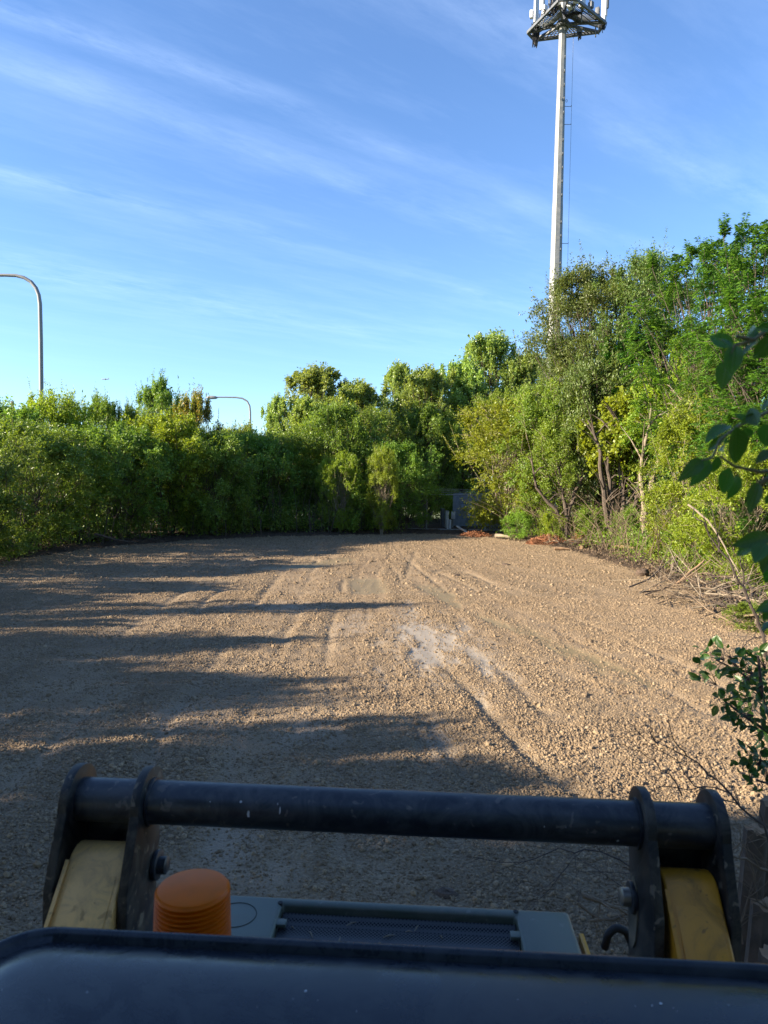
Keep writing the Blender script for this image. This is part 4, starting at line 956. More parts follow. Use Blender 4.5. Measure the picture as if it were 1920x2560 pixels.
for s in (-1, 1):
    MB().add([(-3, 1.5 * s, -.6), (2.5, 1.5 * s, -.6), (6.5, 13 * s, 1.0), (5.2, 13 * s, 1.0), (-3, 1.5 * s, -.1), (2.5, 1.5 * s, -.1), (6.5, 13 * s, 1.2), (5.2, 13 * s, 1.2)], [(0, 1, 2, 3), (4, 5, 6, 7), (0, 1, 5, 4), (1, 2, 6, 5), (2, 3, 7, 6), (3, 0, 4, 7)]).obj('wing', M_air, air)
    MB().tube([(-3, 4.6 * s, -1.4), (-2.4, 4.6 * s, -1.4), (.8, 4.6 * s, -1.3)], [.8, 1.0, .6], 12).obj('engine', M_air, air, smooth=True)
    MB().add([(9.5, .6 * s, .8), (12.5, .6 * s, .8), (14, 5 * s, 1.2), (12.8, 5 * s, 1.2), (9.5, .6 * s, 1.1), (12.5, .6 * s, 1.1), (14, 5 * s, 1.4), (12.8, 5 * s, 1.4)], [(0, 1, 2, 3), (4, 5, 6, 7), (0, 1, 5, 4), (1, 2, 6, 5), (2, 3, 7, 6), (3, 0, 4, 7)]).obj('tailplane', M_air, air)
MB().prism([(9, 1), (13, 1), (15, 5.6), (13.2, 5.6)], 'y', -.2, .2).obj('tail_fin', M_air, air)

# ------------------------------------------------------------------ fenced compound at the far edge
DF = 38.5; M_fence = pmat('fence_steel', (.22, .24, .25), .55, var=.15); M_box = pmat('beige_metal', (.42, .43, .42), .5, var=.08)
fx0 = P(1066, 1300, DF).x; fx1 = P(1260, 1300, DF).x
fence = empty('chain_link_fence', (fx0, DF, 0), 0, 'dark chain-link fence with barbed wire on top at the far edge, mostly hidden by bushes', 'fence')
HF = 2.0; wl = fx1 - fx0; post = None
for k, x in enumerate([-4.2, -2.1, 0, wl * .42, wl * .75, wl, wl + 2.4]):
    if x == wl * .42: continue
    MB().tube([(x, 0, -.1), (x, 0, HF)], .045, 10).obj('post', M_fence if x else M_galv, fence, smooth=True)
    MB().bar((x, 0, HF), (x, -.28, HF + .28), .03).obj('wire_arm', M_fence, fence)
for z in (HF - .02, .12): MB().tube([(-4.2, 0, z), (wl + 2.4, 0, z)], .025, 8).obj('rail', M_fence, fence, smooth=True)
for k in range(3):
    t_ = (k + 1) / 3 * .28; MB().tube([(-4.2, -t_, HF + t_), (wl + 2.4, -t_, HF + t_)], .012, 4).obj('barbed_wire', M_fence, fence)
for (xa_, xb_) in ((-4.2, 0), (wl * .75, wl + 2.4)):
    mb = MB(); k = xa_ - HF
    while k < xb_:
        for s in (1, -1):
            p0 = [k, 0.1] if s == 1 else [k + HF, .1]; a_ = Vector((k if s == 1 else k + HF, 0, .1)); e_ = Vector((k + HF if s == 1 else k, 0, HF))
            # clip to the panel
            lo, hi = 0.0, 1.0
            dx_ = e_.x - a_.x
            t0, t1 = sorted(((xa_ - a_.x) / dx_, (xb_ - a_.x) / dx_)); lo = max(lo, t0); hi = min(hi, t1)
            if hi > lo: mb.bar(a_.lerp(e_, lo), a_.lerp(e_, hi), .005)
        k += .085
    tag(mb.obj('wire_mesh', M_fence, fence), kind='stuff')
def cbox(nm, px, y0, y1, wpx, d, dep, mat, label, cat, grp=None, door=True):
    p_ = P(px, (y0 + y1) / 2, d); z1 = P(px, y0, d).z; wd = wpx * d / FPX
    z0 = 0 if y1 > 1316 else max(.0, P(px, y1, d).z)
    root = empty(nm, (p_.x, d, 0), random.uniform(-.1, .1), label, cat, grp)
    MB().box((0, 0, (z0 + z1) / 2), (wd, dep, z1 - z0)).obj('housing', mat, root, bevel=.012)
    if door: MB().box((0, -dep / 2 - .008, (z0 + z1) / 2), (wd * .84, .012, (z1 - z0) * .9)).obj('door', mat, root, bevel=.004)
    MB().box((0, 0, z1 + .012), (wd * 1.08, dep * 1.08, .02)).obj('lid', mat, root)
    if z0 > .3: MB().bar((0, dep / 2 + .03, 0), (0, dep / 2 + .03, z1), .06).obj('post', M_fence, root)
cbox('equipment_cabinet', 1106, 1272, 1322, 8, 41.0, .4, M_steel, 'tall narrow dark cabinet, leftmost thing inside the fence', 'cabinet', 'utility cabinets')
cbox('equipment_cabinet', 1117, 1278, 1325, 8, 40.5, .4, M_box, 'tall narrow grey cabinet right of the dark one, behind the two pedestals', 'cabinet', 'utility cabinets')
cbox('meter_box', 1133, 1280, 1297, 9.5, 40.8, .2, M_white, 'small white meter box on a post inside the fence', 'meter box')
cbox('utility_pedestal', 1119.5, 1297, 1326, 4.6, 39.6, .14, M_white, 'left and taller of two short pale utility pedestals before the fence opening', 'pedestal', 'utility pedestals', False)
cbox('utility_pedestal', 1125.5, 1300, 1326, 4.6, 39.5, .14, M_white, 'right and shorter of two short pale utility pedestals before the fence opening', 'pedestal', 'utility pedestals', False)
cbox('meter_box', 1144, 1264, 1272, 6, 42, .15, M_box, 'small grey meter box high on a thin post by the blue rack', 'meter box')
p_ = P(1172, 1300, 41.5); rack = empty('equipment_rack', (p_.x, 41.5, 0), 0, 'blue-grey steel equipment rack with pipes in the shade behind the bright bush', 'rack')
M_blue = pmat('blue_grey_steel', (.20, .25, .32), .5, var=.2)
for x in (-.55, -.2, .15, .5, .9):
    MB().bar((x, 0, 0), (x, 0, 2.1), .05).obj('upright', M_blue, rack)
for z in (.5, 1.0, 1.5, 2.0): MB().bar((-.6, -.04, z), (1.0, -.04, z), .04).obj('crossbar', M_blue, rack)
for (x, z, s) in ((-.38, 1.2, .22), (0, 1.3, .24), (0, .75, .24), (.35, 1.1, .26), (.7, 1.3, .3)): MB().box((x, -.14, z), (s, .14, .36)).obj('equipment_box', M_blue, rack, bevel=.01)
MB().box((.2, .4, 1.0), (2.2, .1, 2.0)).obj('back_panel', M_blue, rack)
# concrete slab shard by the gate
g_ = G(1158, 1337); o = MB().box((0, 0, .12), (.8, .35, .09), Matrix.Rotation(.5, 3, 'Y')).obj('broken_slab', pmat('slab', (.35, .33, .30), .9, bump=.5), None, bevel=.02); o.location = (g_.x, g_.y, .12)
tag(o, 'tilted broken concrete slab at the far edge near the fenced compound', 'slab')

# ------------------------------------------------------------------ the machine (rear of a compact loader seen over its cab roof)
M_black = pmat('black_paint', (.012, .015, .022), .34, var=.3, scale=5, dirt=(.085, .085, .085), dirt_amt=.65, dscale=11, spec=.5, chips=.5, chip=(.16, .14, .12), bump=.06, bscale=60)
M_roof = pmat('roof_paint', (.008, .012, .019), .24, var=.25, scale=3, dirt=(.05, .055, .06), dirt_amt=.5, dscale=9, spec=.36, bump=.03, bscale=25)
M_hood = pmat('hood_paint', (.075, .092, .072), .42, var=.12, scale=4, dirt=(.15, .14, .12), dirt_amt=.55, dscale=12, chips=.5, chip=(.2, .2, .18))
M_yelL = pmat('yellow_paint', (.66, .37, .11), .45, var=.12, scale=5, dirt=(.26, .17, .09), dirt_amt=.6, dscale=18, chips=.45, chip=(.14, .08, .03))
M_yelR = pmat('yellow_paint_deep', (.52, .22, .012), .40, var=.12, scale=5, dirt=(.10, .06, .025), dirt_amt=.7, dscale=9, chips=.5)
M_rub = pmat('rubber', (.02, .02, .02), .85, var=.3, bump=.4)
TL = PZ(250, 1998, 1.9); TRr = PZ(1600, 2058, 1.9)
dirv = TRr - TL; yaw = math.atan2(dirv.y, dirv.x)
org = Vector(((TL.x + TRr.x) / 2, (TL.y + TRr.y) / 2, 0))
mach = empty('skid_loader', org, yaw, 'black and yellow skid loader seen from behind over its dark blue roof', 'loader')
MI = (Matrix.Translation(org) @ Matrix.Rotation(yaw, 4, 'Z')).inverted()
def ML(px, py, z): return MI @ PZ(px, py, z)
xL0 = -.742 - org.x; xL1 = -.568 - org.x; xR0 = .625 - org.x; xR1 = .788 - org.x
ZT = 1.9; RT = .051
# torque tube
tube = MB(); tube.lathe([(RT, 0), (RT, 1)], n=40)
tm = tube.mesh('torque_tube', M_black, smooth=True); 
o = link('torque_tube', tm, mach)
for v in tm.vertices: v.co = Vector((xL0 + v.co.z * (xR1 - xL0), v.co.x, ZT + v.co.y))
tm.flip_normals(); tm.update()
def paint_spot(x, a, sx, sz, seed):
    r = random.Random(seed); mb = MB(); n_ = 10
    c = Vector((x, -math.cos(a) * (RT + .0012), ZT + math.sin(a) * (RT + .0012))); tv = Vector((0, math.sin(a), math.cos(a))); xv = Vector((1, 0, 0))
    pts = [c + xv * sx * math.cos(k * .6283) * r.uniform(.6, 1.2) + tv * sz * math.sin(k * .6283) * r.uniform(.7, 1.2) for k in range(n_)]
    mb.add(pts, [tuple(range(n_))]); mb.obj('bird_dropping', M_white, mach)
for (px, py, sx, sz) in ((620, 2020, .004, .009), (618, 1986, .003, .003), (705, 2010, .0018, .008), (706, 1992, .001, .003), (542, 1986, .0015, .0015), (1361, 2052, .0014, .0014), (1415, 2054, .001, .001), (1568, 2097, .003, .003)):
    q_ = ML(px, py, 1.92); ang = R_(55 - (py - 1945 - (px - 250) * .047) / 108 * 95); paint_spot(q_.x, ang, sx, sz, px)
M_black2 = None
def plate(nm, x, th, rt, y0, y1, zb, flare=.0):
    poly_ = [(rt * math.cos(a), ZT + rt * math.sin(a)) for a in [math.pi * k / 16 for k in range(17)]]
    poly_ = poly_ + [(y0, ZT), (y0 - .065, ZT - .15), (y0 - .075, ZT - .38), (y0 - .07, zb), (y1 - .04, zb), (y1 - .05, ZT - .2)]
    o = MB().prism(poly_, 'x', x - th / 2, x + th / 2).obj(nm, M_black2, mach, bevel=.002, seg=2); return o
M_black2 = pmat('black_paint_dusty', (.010, .011, .013), .45, var=.3, scale=5, dirt=(.12, .10, .075), dirt_amt=.7, dscale=10, spec=.35, chips=.6, chip=(.22, .18, .13))
for x, th in ((xL0, .022), (xL1, .022), (xR0, .022), (xR1, .022)):
    plate('link_plate', x, th, .083, -.083, .083, .85, .02)
# weld collars
for x in (xL1, xR0):
    for s in (-1, 1):
        MB().tube([(x + s * .012, 0, ZT), (x + s * .018, 0, ZT)], RT + .006, 32).obj('weld_ring', M_black, mach, smooth=True)
for (xa_, xb_) in ((xL0, xL1), (xR0, xR1)):
    poly_ = []
    MB().box(((xa_ + xb_) / 2, .03, ZT - .075), (xb_ - xa_ - .024, .014, .10)).obj('cross_web', M_black, mach)
# lift arms: yellow box section sloping forward and down, rounded at the rear end
def arm(xa_, xb_, mat):
    prof = [(-.05 + .065 * math.cos(a), ZT - .150 + .065 * math.sin(a)) for a in [math.pi * .68 * k / 8 for k in range(9)]]
    prof += [(-.19, ZT - .205), (-.55, ZT - .60), (-.95, ZT - 1.15), (-1.6, ZT - 1.45), (-1.6, ZT - 1.6), (-.9, ZT - 1.33), (-.45, ZT - .80), (-.1, ZT - .42), (.015, ZT - .34)]
    MB().prism(prof, 'x', xa_, xb_).obj('lift_arm', mat, mach, bevel=.006, seg=3)
arm(xL0 + .022, xL1 - .014, M_yelL); arm(xR0 + .028, xR1 - .016, M_yelR)
for (xa_, xb_, mat) in ((xL0 + .022, xL1 - .014, M_yelL), (xR0 + .028, xR1 - .016, M_yelR)):
    a_ = Vector((0, -.055, ZT - .172)); b_ = Vector((0, -.55, ZT - .62)); q_ = (b_ - a_).normalized()
    dy = Vector((0, 0, .004))
    mb = MB(); mb.prism([(-.115, ZT - .125), (-.19, ZT - .200), (-.55, ZT - .595), (-.55, ZT - .615), (-.19, ZT - .215), (-.115, ZT - .14)], 'x', xa_ + .014, xb_ - .012); mb.obj('cover_plate', mat, mach, bevel=.003)
    mb = MB(); mb.prism([(-.10, ZT - .10), (-.19, ZT - .192), (-.55, ZT - .586), (-.55, ZT - .62), (-.19, ZT - .22), (-.10, ZT - .13)], 'x', xa_ - .004, xa_ + .005); mb.obj('flange', mat, mach)
# pivot pins
def pin(x, y, z, s, mat):
    mb = MB(); mb.tube([(x, y, z), (x + s * .012, y, z)], .036, 24); mb.obj('pin_washer', M_black, mach, bevel=.002)
    mb = MB(); mb.tube([(x + s * .012, y, z), (x + s * .030, y, z), (x + s * .034, y, z)], [.021, .021, .015], 20); mb.obj('pivot_pin', mat, mach, smooth=True)
M_pin = pmat('worn_steel', (.30, .27, .23), .4, metal=.7, var=.3, scale=30)
pin(xR0 - .011, .0, ZT - .18, -1, M_pin); pin(xL1 + .011, .02, ZT - .17, 1, M_black)
# worn rub mark plate on the inner right plate
mb = MB(); mb.prism([(.035 * math.cos(a) + .0, ZT - .215 + .085 * math.sin(a)) for a in [k * .314 for k in range(20)]], 'x', xR0 - .0145, xR0 - .0108); mb.obj('wear_pad', pmat('worn_paint', (.10, .085, .06), .6, var=.6, scale=14, dirt=(.26, .2, .12), dirt_amt=.8, dscale=10), mach)
# hood
ZH = 1.45
h1 = ML(575, 2243, ZH); h2 = ML(1418, 2268, ZH); h3 = ML(1492, 2375, ZH)
g1 = ML(700, 2260, ZH); g2 = ML(1288, 2282, ZH); g3 = ML(1312, 2372, ZH); g4 = ML(684, 2336, ZH)
hx0, hx1 = -h2.x - .03, h2.x; hyf = (h1.y + h2.y) / 2; hyn = -.72
gx0, gx1 = (g1.x + g4.x) / 2, (g2.x + g3.x) / 2; gyf = (g1.y + g2.y) / 2; gyn = gyf - .42
hoodp = empty('engine_cover', (0, 0, 0)); hoodp.parent = mach
bpy.data.objects.remove(hoodp)
def ring_plate(x0, x1, y0, y1, gx0, gx1, gy0, gy1, z0, z1, mb):
    o_ = [(x0, y0), (x1, y0), (x1, y1), (x0, y1)]; i_ = [(gx0, gy0), (gx1, gy0), (gx1, gy1), (gx0, gy1)]
    vs = [(x, y, z1) for x, y in o_] + [(x, y, z1) for x, y in i_] + [(x, y, z0) for x, y in o_] + [(x, y, z0 - .0) for x, y in i_]
    fs = []
    for k in range(4):
        j = (k + 1) % 4
        fs += [(k, j, 4 + j, 4 + k), (8 + k, 12 + k, 12 + j, 8 + j), (k, 8 + k, 8 + j, j), (4 + k, 4 + j, 12 + j, 12 + k)]
    mb.add(vs, fs)
mb = MB(); ring_plate(hx0, hx1, hyn, hyf, gx0, gx1, gyn, gyf, ZH - .07, ZH, mb); hood = mb.obj('engine_cover', M_hood, mach, bevel=.012, seg=3)
m, nt, out_ = newmat('grille_mesh')
b = nt.nodes.new('ShaderNodeBsdfPrincipled'); nt.links.new(b.outputs[0], out_.inputs[0]); tcn = nt.nodes.new('ShaderNodeTexCoord')
mp = nt.nodes.new('ShaderNodeMapping'); mp.inputs['Rotation'].default_value = (0, 0, R_(45)); mp.inputs['Scale'].default_value = (130, 130, 130); nt.links.new(tcn.outputs['Object'], mp.inputs[0])
ck = N(nt, 'ShaderNodeTexVoronoi'); ck.inputs['Scale'].default_value = 1; ck.inputs['Randomness'].default_value = 0; nt.links.new(mp.outputs[0], ck.inputs['Vector'])
f = ramp(nt, ck.outputs['Distance'], [(.30, 0), (.42, 1)])
nt.links.new(mixc(nt, f, (.002, .002, .003), (.05, .055, .06)), b.inputs['Base Color']); b.inputs['Roughness'].default_value = .4
nt.links.new(mixc(nt, f, (0.0, 0.0, 0.0), (.25, .25, .25)), b.inputs['Specular IOR Level'])
M_mesh = m
zg = ZH - .028
ym = ML(1000, 2312, ZH).y
# two mesh screens stepped like louvres
mb = MB(); mb.prism([(gyf - .004, zg), (ym + .02, zg - .016), (ym + .02, zg - .020), (gyf - .004, zg - .004)], 'x', gx0 + .004, gx1 - .004); mb.obj('grille_screen', M_mesh, hood)
mb = MB(); mb.prism([(ym + .004, zg + .002), (gyn + .15, zg - .018), (gyn + .15, zg - .022), (ym + .004, zg - .002)], 'x', gx0 + .004, gx1 - .004); mb.obj('grille_screen', M_mesh, hood)
mb = MB(); mb.prism([(gyn + .14, zg - .002), (gyn + .004, zg - .02), (gyn + .004, zg - .024), (gyn + .14, zg - .006)], 'x', gx0 + .004, gx1 - .004); mb.obj('grille_screen', M_mesh, hood)
for x in (gx0 + .012, gx1 - .012): MB().box((x, ym, zg + .014), (.03, .03, .012)).obj('screen_clip', M_hood, hood, bevel=.003)
for (px, py) in ((700, 2259), (1290, 2281)):
    q_ = ML(px, py, ZH); MB().tube([(q_.x, q_.y + .004, ZH - .01), (q_.x, q_.y + .004, ZH + .0015)], .0075, 14).obj('cover_bolt', M_rub, hood)
q_ = ML(590, 2287, ZH); mb = MB(); mb.tube([(q_.x + .058 * math.cos(k * .1963), q_.y + .058 * math.sin(k * .1963), ZH + .0006) for k in range(33)], .0011, 4); mb.obj('engraved_ring', M_rub, hood)
rl = random.Random(9)
for k in range(9):
    q_ = Vector((rl.uniform(gx0 + .04, gx1 - .04), rl.uniform(ym - .06, ym + .06), zg)); z_ = zg + (.0 if q_.y > ym + .01 else .003)
    a_ = rl.random() * 3; L = rl.uniform(.004, .02); d_ = Vector((math.cos(a_), math.sin(a_), 0)) * L
    MB().tube([(q_.x - d_.x, q_.y - d_.y, z_), (q_.x, q_.y + .002, z_ + .002), (q_.x + d_.x, q_.y + d_.y, z_)], [.001, .0022, .0006], 5).obj('leaf_litter', M_barkl, hood)
# yellow side strip beside the hood and machine body
s1 = ML(1440, 2292, ZH - .02); s2 = ML(1506, 2390, ZH - .02)
MB().box((hx1 + .022, (hyf + hyn) / 2 - .03, ZH - .035), (.014, hyf - hyn - .08, .03)).obj('side_strip', M_yelR, mach, bevel=.003)
MB().box(((hx0 + hx1) / 2, (hyf + hyn) / 2 - .01, .98), (hx1 - hx0 - .03, hyf - hyn - .03, .80)).obj('rear_body', M_yelR, mach, bevel=.02)
MB().box(((hx0 + hx1) / 2, hyf - .004, .95), (hx1 - hx0 - .3, .03, .5)).obj('rear_door', M_black, mach, bevel=.02)
for s in (-1, 1):
    xw = .70 * s
    for yw in (-.25, -1.35):
        mb = MB(); pr = [(.22, -.12), (.36, -.13), (.40, -.10), (.405, 0), (.40, .10), (.36, .13), (.22, .12)]
        tm_ = mb.lathe(pr, n=28).mesh('tyre', M_rub, smooth=True); wh = link('wheel', MB().lathe([(0, -.06), (.08, -.06), (.10, -.09), (.21, -.11), (.225, .11), (.1, .05), (0, .05)], n=24).mesh('wheel', M_yelR, smooth=True), mach)
        wh.location = (xw, yw, .40); wh.rotation_euler = (0, R_(90), 0); t_ = link('tyre', tm_, wh)
        lg = MB()
        for k in range(18):
            a = k * .349; lg.box((.402 * math.cos(a), .402 * math.sin(a), 0), (.03, .05, .22), Matrix.Rotation(a, 3, 'Z'))
        lg.obj('tread_lugs', M_rub, wh)
# hydraulic hose loop between hood and right plate
hp = [ML(1512, 2368, 1.38), ML(1520, 2335, 1.43), ML(1540, 2318, 1.45), ML(1566, 2328, 1.44), ML(1580, 2360, 1.40), ML(1586, 2420, 1.28)]
mb = MB(); pts = []
for i in range(len(hp) - 1):
    for k in range(4): pts.append(hp[i].lerp(hp[i + 1], k / 4))
for _ in range(2): pts = [pts[0]] + [(pts[i - 1] + pts[i] * 2 + pts[i + 1]) / 4 for i in range(1, len(pts) - 1)] + [pts[-1]]
mb.tube(pts, .011, 12); mb.obj('hydraulic_hose', M_rub, mach, smooth=True)
# cab roof: rounded rectangle rings
ZR = 1.98
A_ = ML(240, 2314, ZR); B_ = ML(1850, 2398, ZR); ra = math.atan2(B_.y - A_.y, B_.x - A_.x)
rw0, rw1 = -.535, .75; rdp = 1.35; rad = .10
cx_ = (A_ + B_) / 2
def rr(s, h):
    pts = []; x0, x1, y1, y0 = rw0 + s, rw1 - s, -s, -rdp + s; r_ = max(.01, rad - s * .6)
    for (cx, cy, a0) in ((x1 - r_, y1 - r_, 0), (x0 + r_, y1 - r_, 90), (x0 + r_, y0 + r_, 180), (x1 - r_, y0 + r_, 270)):
        for k in range(13):
            a = R_(a0 + 90 * k / 12); pts.append(Vector((cx + r_ * math.cos(a), cy + r_ * math.sin(a), h)))
    M_ = Matrix.Rotation(ra, 4, 'Z'); return [M_ @ p for p in pts]
rings = [(.012, -.16), (.004, -.10), (.0, -.02), (.001, -.008), (.004, -.002), (.009, 0), (.014, -.001), (.0175, -.006), (.022, -.0155), (.028, -.0135), (.036, -.0108), (.046, -.0073), (.056, -.0038), (.062, -.0019), (.070, .0002), (.080, .0020), (.092, .0036), (.106, .0050), (.122, .0061), (.14, .0069), (.16, .0072), (.18, .0070), (.20, .0062), (.23, .0045), (.30, -.001), (.5, -.02)]
vs = []; fs = []
for (s, h) in rings: vs += rr(s, h)
n_ = 52
for i in range(len(rings) - 1):
    for k in range(n_): fs.append((i * n_ + k, i * n_ + (k + 1) % n_, (i + 1) * n_ + (k + 1) % n_, (i + 1) * n_ + k))
fs.append(tuple((len(rings) - 1) * n_ + k for k in range(n_)))
mb = MB(); mb.add(vs, fs); me = mb.mesh('cab_roof', M_roof, smooth=True, auto=80)
roof = link('cab_roof', me, mach); roof.location = ((A_.x + B_.x) / 2 - (rw0 + rw1) / 2 * 0, (A_.y + B_.y) / 2, ZR)
roof.location.x = 0 + (A_.x + B_.x) / 2 * .0 + .0
Mloc = Matrix.Rotation(ra, 4, 'Z')
roof.location.y = A_.y + (0 - A_.x) * math.tan(ra)
mb = MB(); mb.box((0, roof.location.y - .68, 1.25), (1.12, 1.15, 1.2)); mb.obj('cab', M_black, mach, bevel=.04)
# flecks on the roof
for k in range(18):
    x = rl.uniform(-.5, .6); y = -rl.uniform(.11, .2); s = rl.choice((.0006, .0008, .0012, .0020)); q_ = Mloc @ Vector((x, y, 0))
    mb = MB(); mb.lathe([(s, 0), (s * .6, .0004), (0, .0005)], (q_.x, q_.y, .0071), 6); o = mb.obj('dust_fleck', M_rru, roof)
# beacon
bc = MI @ P(482, 2216, 1.31); bz = bc.z
m, nt, out_ = newmat('amber_lens'); b = nt.nodes.new('ShaderNodeBsdfPrincipled'); b.inputs['Base Color'].default_value = (.72, .14, .012, 1); b.inputs['Roughness'].default_value = .32
b.inputs['Specular IOR Level'].default_value = .16; tcn = nt.nodes.new('ShaderNodeTexCoord')
n1 = N(nt, 'ShaderNodeTexNoise'); n1.inputs['Scale'].default_value = 30; n1.inputs['Detail'].default_value = 8; nt.links.new(tcn.outputs['Object'], n1.inputs['Vector'])
nt.links.new(mixc(nt, ramp(nt, n1.outputs['Fac'], [(.4, 0), (.75, .6)]), (.62, .13, .001), (.42, .11, .008)), b.inputs['Base Color'])
tl = nt.nodes.new('ShaderNodeBsdfTranslucent'); tl.inputs[0].default_value = (.95, .25, .02, 1); mx = nt.nodes.new('ShaderNodeMixShader'); mx.inputs[0].default_value = .26
nt.links.new(b.outputs[0], mx.inputs[1]); nt.links.new(tl.outputs[0], mx.inputs[2]); nt.links.new(mx.outputs[0], out_.inputs[0]); M_amb = m
prof = [(0, .002), (.055, .001), (.0635, -.001), (.066, -.005)]
z = -.006
while z > -.124:
    br = .0665 + (-z) * .028; prof += [(br + .0018, z - .001), (br + .0018, z - .0038), (br - .0022, z - .0058), (br - .0022, z - .0074)]; z -= .0088
mb = MB(); mb.lathe(prof, n=64); beac = mb.obj('beacon', M_amb, mach, smooth=True, auto=30); beac.location = (bc.x, bc.y, bz)
MB().lathe([(0, -.128), (.076, -.128), (.080, -.135), (.080, -.16), (.05, -.165), (0, -.165)], n=40).obj('beacon_base', M_rub, beac, smooth=True)
MB().lathe([(0, -.02), (.02, -.02), (.026, -.05), (.026, -.1), (.03, -.12), (0, -.12)], n=24).obj('reflector', M_galv, beac, smooth=True)
MB().tube([(0, 0, -.16), (0, 0, ZH - bz)], .018, 12).obj('beacon_stalk', M_black, beac, smooth=True)

# ------------------------------------------------------------------ near foliage: leaves as single objects
def nearleaf(seed, wd=.52, curl=.25, fold=.16):
    r = random.Random(seed); nu, nv = 8, 4; vs = []; fs = []
    for i in range(nu + 1):
        t = i / nu; w_ = wd * .5 * (math.sin(math.pi * t ** .82)) ** .8 * (1 - .15 * t) + .004
        for j in range(nv + 1):
            s = (j / nv - .5) * 2; y = s * w_
            vs.append((t * (1 - .1 * curl * t), y, fold * abs(s) * w_ * 2 - curl * t * t * .6 + .012 * math.sin(t * 22) * abs(s)))
    for i in range(nu):
        for j in range(nv): a = i * (nv + 1) + j; fs.append((a, a + 1, a + nv + 2, a + nv + 1))
    me = bpy.data.meshes.new('leaf'); me.from_pydata(vs, [], fs); me.polygons.foreach_set('use_smooth', np.ones(len(fs), dtype=bool)); me.update(); return me
NL = [nearleaf(1), nearleaf(2, .62, .4), nearleaf(3, .48, .1, .25), nearleaf(4, .56, .7, .1)]
for me in NL: me.materials.append(L_over)
def put_leaf(parent, base, tip, seed, mesh=None, mat=None, flip=0.0, face=True, wide=1.0):
    r = random.Random(seed); o = bpy.data.objects.new('leaf', mesh or NL[seed % 4]); COL.objects.link(o)
    x = (tip - base); L = x.length; x.normalize()
    view = (Vector((0, 0, CAM_H)) - (base + (parent.location if parent else Vector()))).normalized()
    n_ = (view * (1 if face else .2) + Vector((r.gauss(0, .45), r.gauss(0, .35), r.gauss(.25, .4)))).normalized()
    y = n_.cross(x).normalized(); n_ = x.cross(y).normalized()
    M3 = Matrix((x, y, n_)).transposed().to_4x4()
    o.matrix_local = Matrix.Translation(base) @ M3 @ Matrix.Diagonal((L, L * wide, L, 1))
    o.parent = parent
    if mat: o.material_slots[0].link = 'OBJECT'; o.material_slots[0].material = mat
    return o
DB = .98
ov = empty('overhanging_branch', (1.0, DB, 2.2), 0, 'blurred close branch of broad dark green leaves overhanging from the right edge', 'branch')
def OV(px, py, d=DB): return P(px, py, d) - ov.location
OL = [((1835, 862), (1770, 838), 1.1), ((1826, 868), (1800, 836), .8), ((1890, 820), (1862, 860), 1.2), ((1945, 840), (1880, 900), 1.3), ((1838, 862), (1828, 938), 1.1), ((1822, 900), (1800, 970), 1.0),
      ((1945, 812), (1885, 822), 1.0), ((1955, 780), (1900, 778), 1.0), ((1905, 850), (1845, 885), .8),
      ((1870, 1050), (1838, 1032), 1.0), ((1895, 1065), (1872, 1018), 1.2), ((1824, 1064), (1764, 1076), .9), ((1815, 1090), (1762, 1128), .9), ((1822, 1105), (1790, 1120), .7),
      ((1838, 1066), (1842, 1164), 1.15), ((1862, 1068), (1872, 1118), 1.1), ((1925, 1060), (1905, 1122), 1.3), ((1940, 1130), (1890, 1145), .9), ((1895, 1035), (1850, 1060), 1.0),
      ((1756, 1148), (1710, 1192), .85), ((1775, 1150), (1728, 1216), 1.0), ((1796, 1140), (1784, 1186), 1.0), ((1826, 1168), (1806, 1238), 1.25), ((1846, 1188), (1836, 1250), 1.0),
      ((1896, 1206), (1872, 1284), 1.0), ((1935, 1180), (1905, 1215), 1.0), ((1930, 1230), (1912, 1262), 1.0),
      ((1892, 1362), (1822, 1386), .8), ((1925, 1340), (1838, 1362), .9), ((1915, 1360), (1886, 1396), 1.2), ((1925, 1372), (1905, 1435), 1.1), ((1950, 1390), (1918, 1480), 1.1),
      ((1930, 1505), (1896, 1528), .8), ((1925, 1522), (1902, 1556), .8), ((1940, 1560), (1905, 1575), .8), ((1960, 860), (1925, 930), 1.2), ((1945, 990), (1900, 1020), 1.2)]
rv_ = random.Random(17)
for i, (a_, b_, wd) in enumerate(OL):
    d1 = DB + rv_.uniform(-.06, .08); put_leaf(ov, OV(*a_, d1), OV(*b_, d1 + rv_.uniform(-.03, .03)), i, wide=wd * rv_.uniform(.82, 1.05))
mb = MB()
for path in ([(1990, 1000), (1920, 1030), (1850, 1062), (1800, 1100), (1780, 1145), (1756, 1150)], [(1990, 760), (1930, 815), (1885, 850), (1836, 864), (1822, 900)], [(1990, 1170), (1900, 1180), (1835, 1165), (1800, 1140)],
             [(1885, 850), (1840, 840)], [(1990, 1330), (1930, 1350), (1892, 1362)], [(1990, 1180), (1930, 1190), (1896, 1206)], [(1990, 1480), (1930, 1510)], [(1925, 1195), (1900, 1210)]):
    mb.tube([OV(*q_, DB + .01) for q_ in path], [.0032 - .0022 * k / len(path) for k in range(len(path))], 7)
mb.obj('twig', pmat('green_twig', (.16, .15, .07), .6), ov, smooth=True)
MB().tube([OV(1990, 600, DB + .02), OV(2010, 1000, DB + .05), OV(1990, 1600, DB + .1), OV(2100, 2100, DB + .3), Vector((1.1, 1.0, -2.3))], [.006, .009, .012, .018, .03], 8).obj('branch', M_bark, ov, smooth=True)

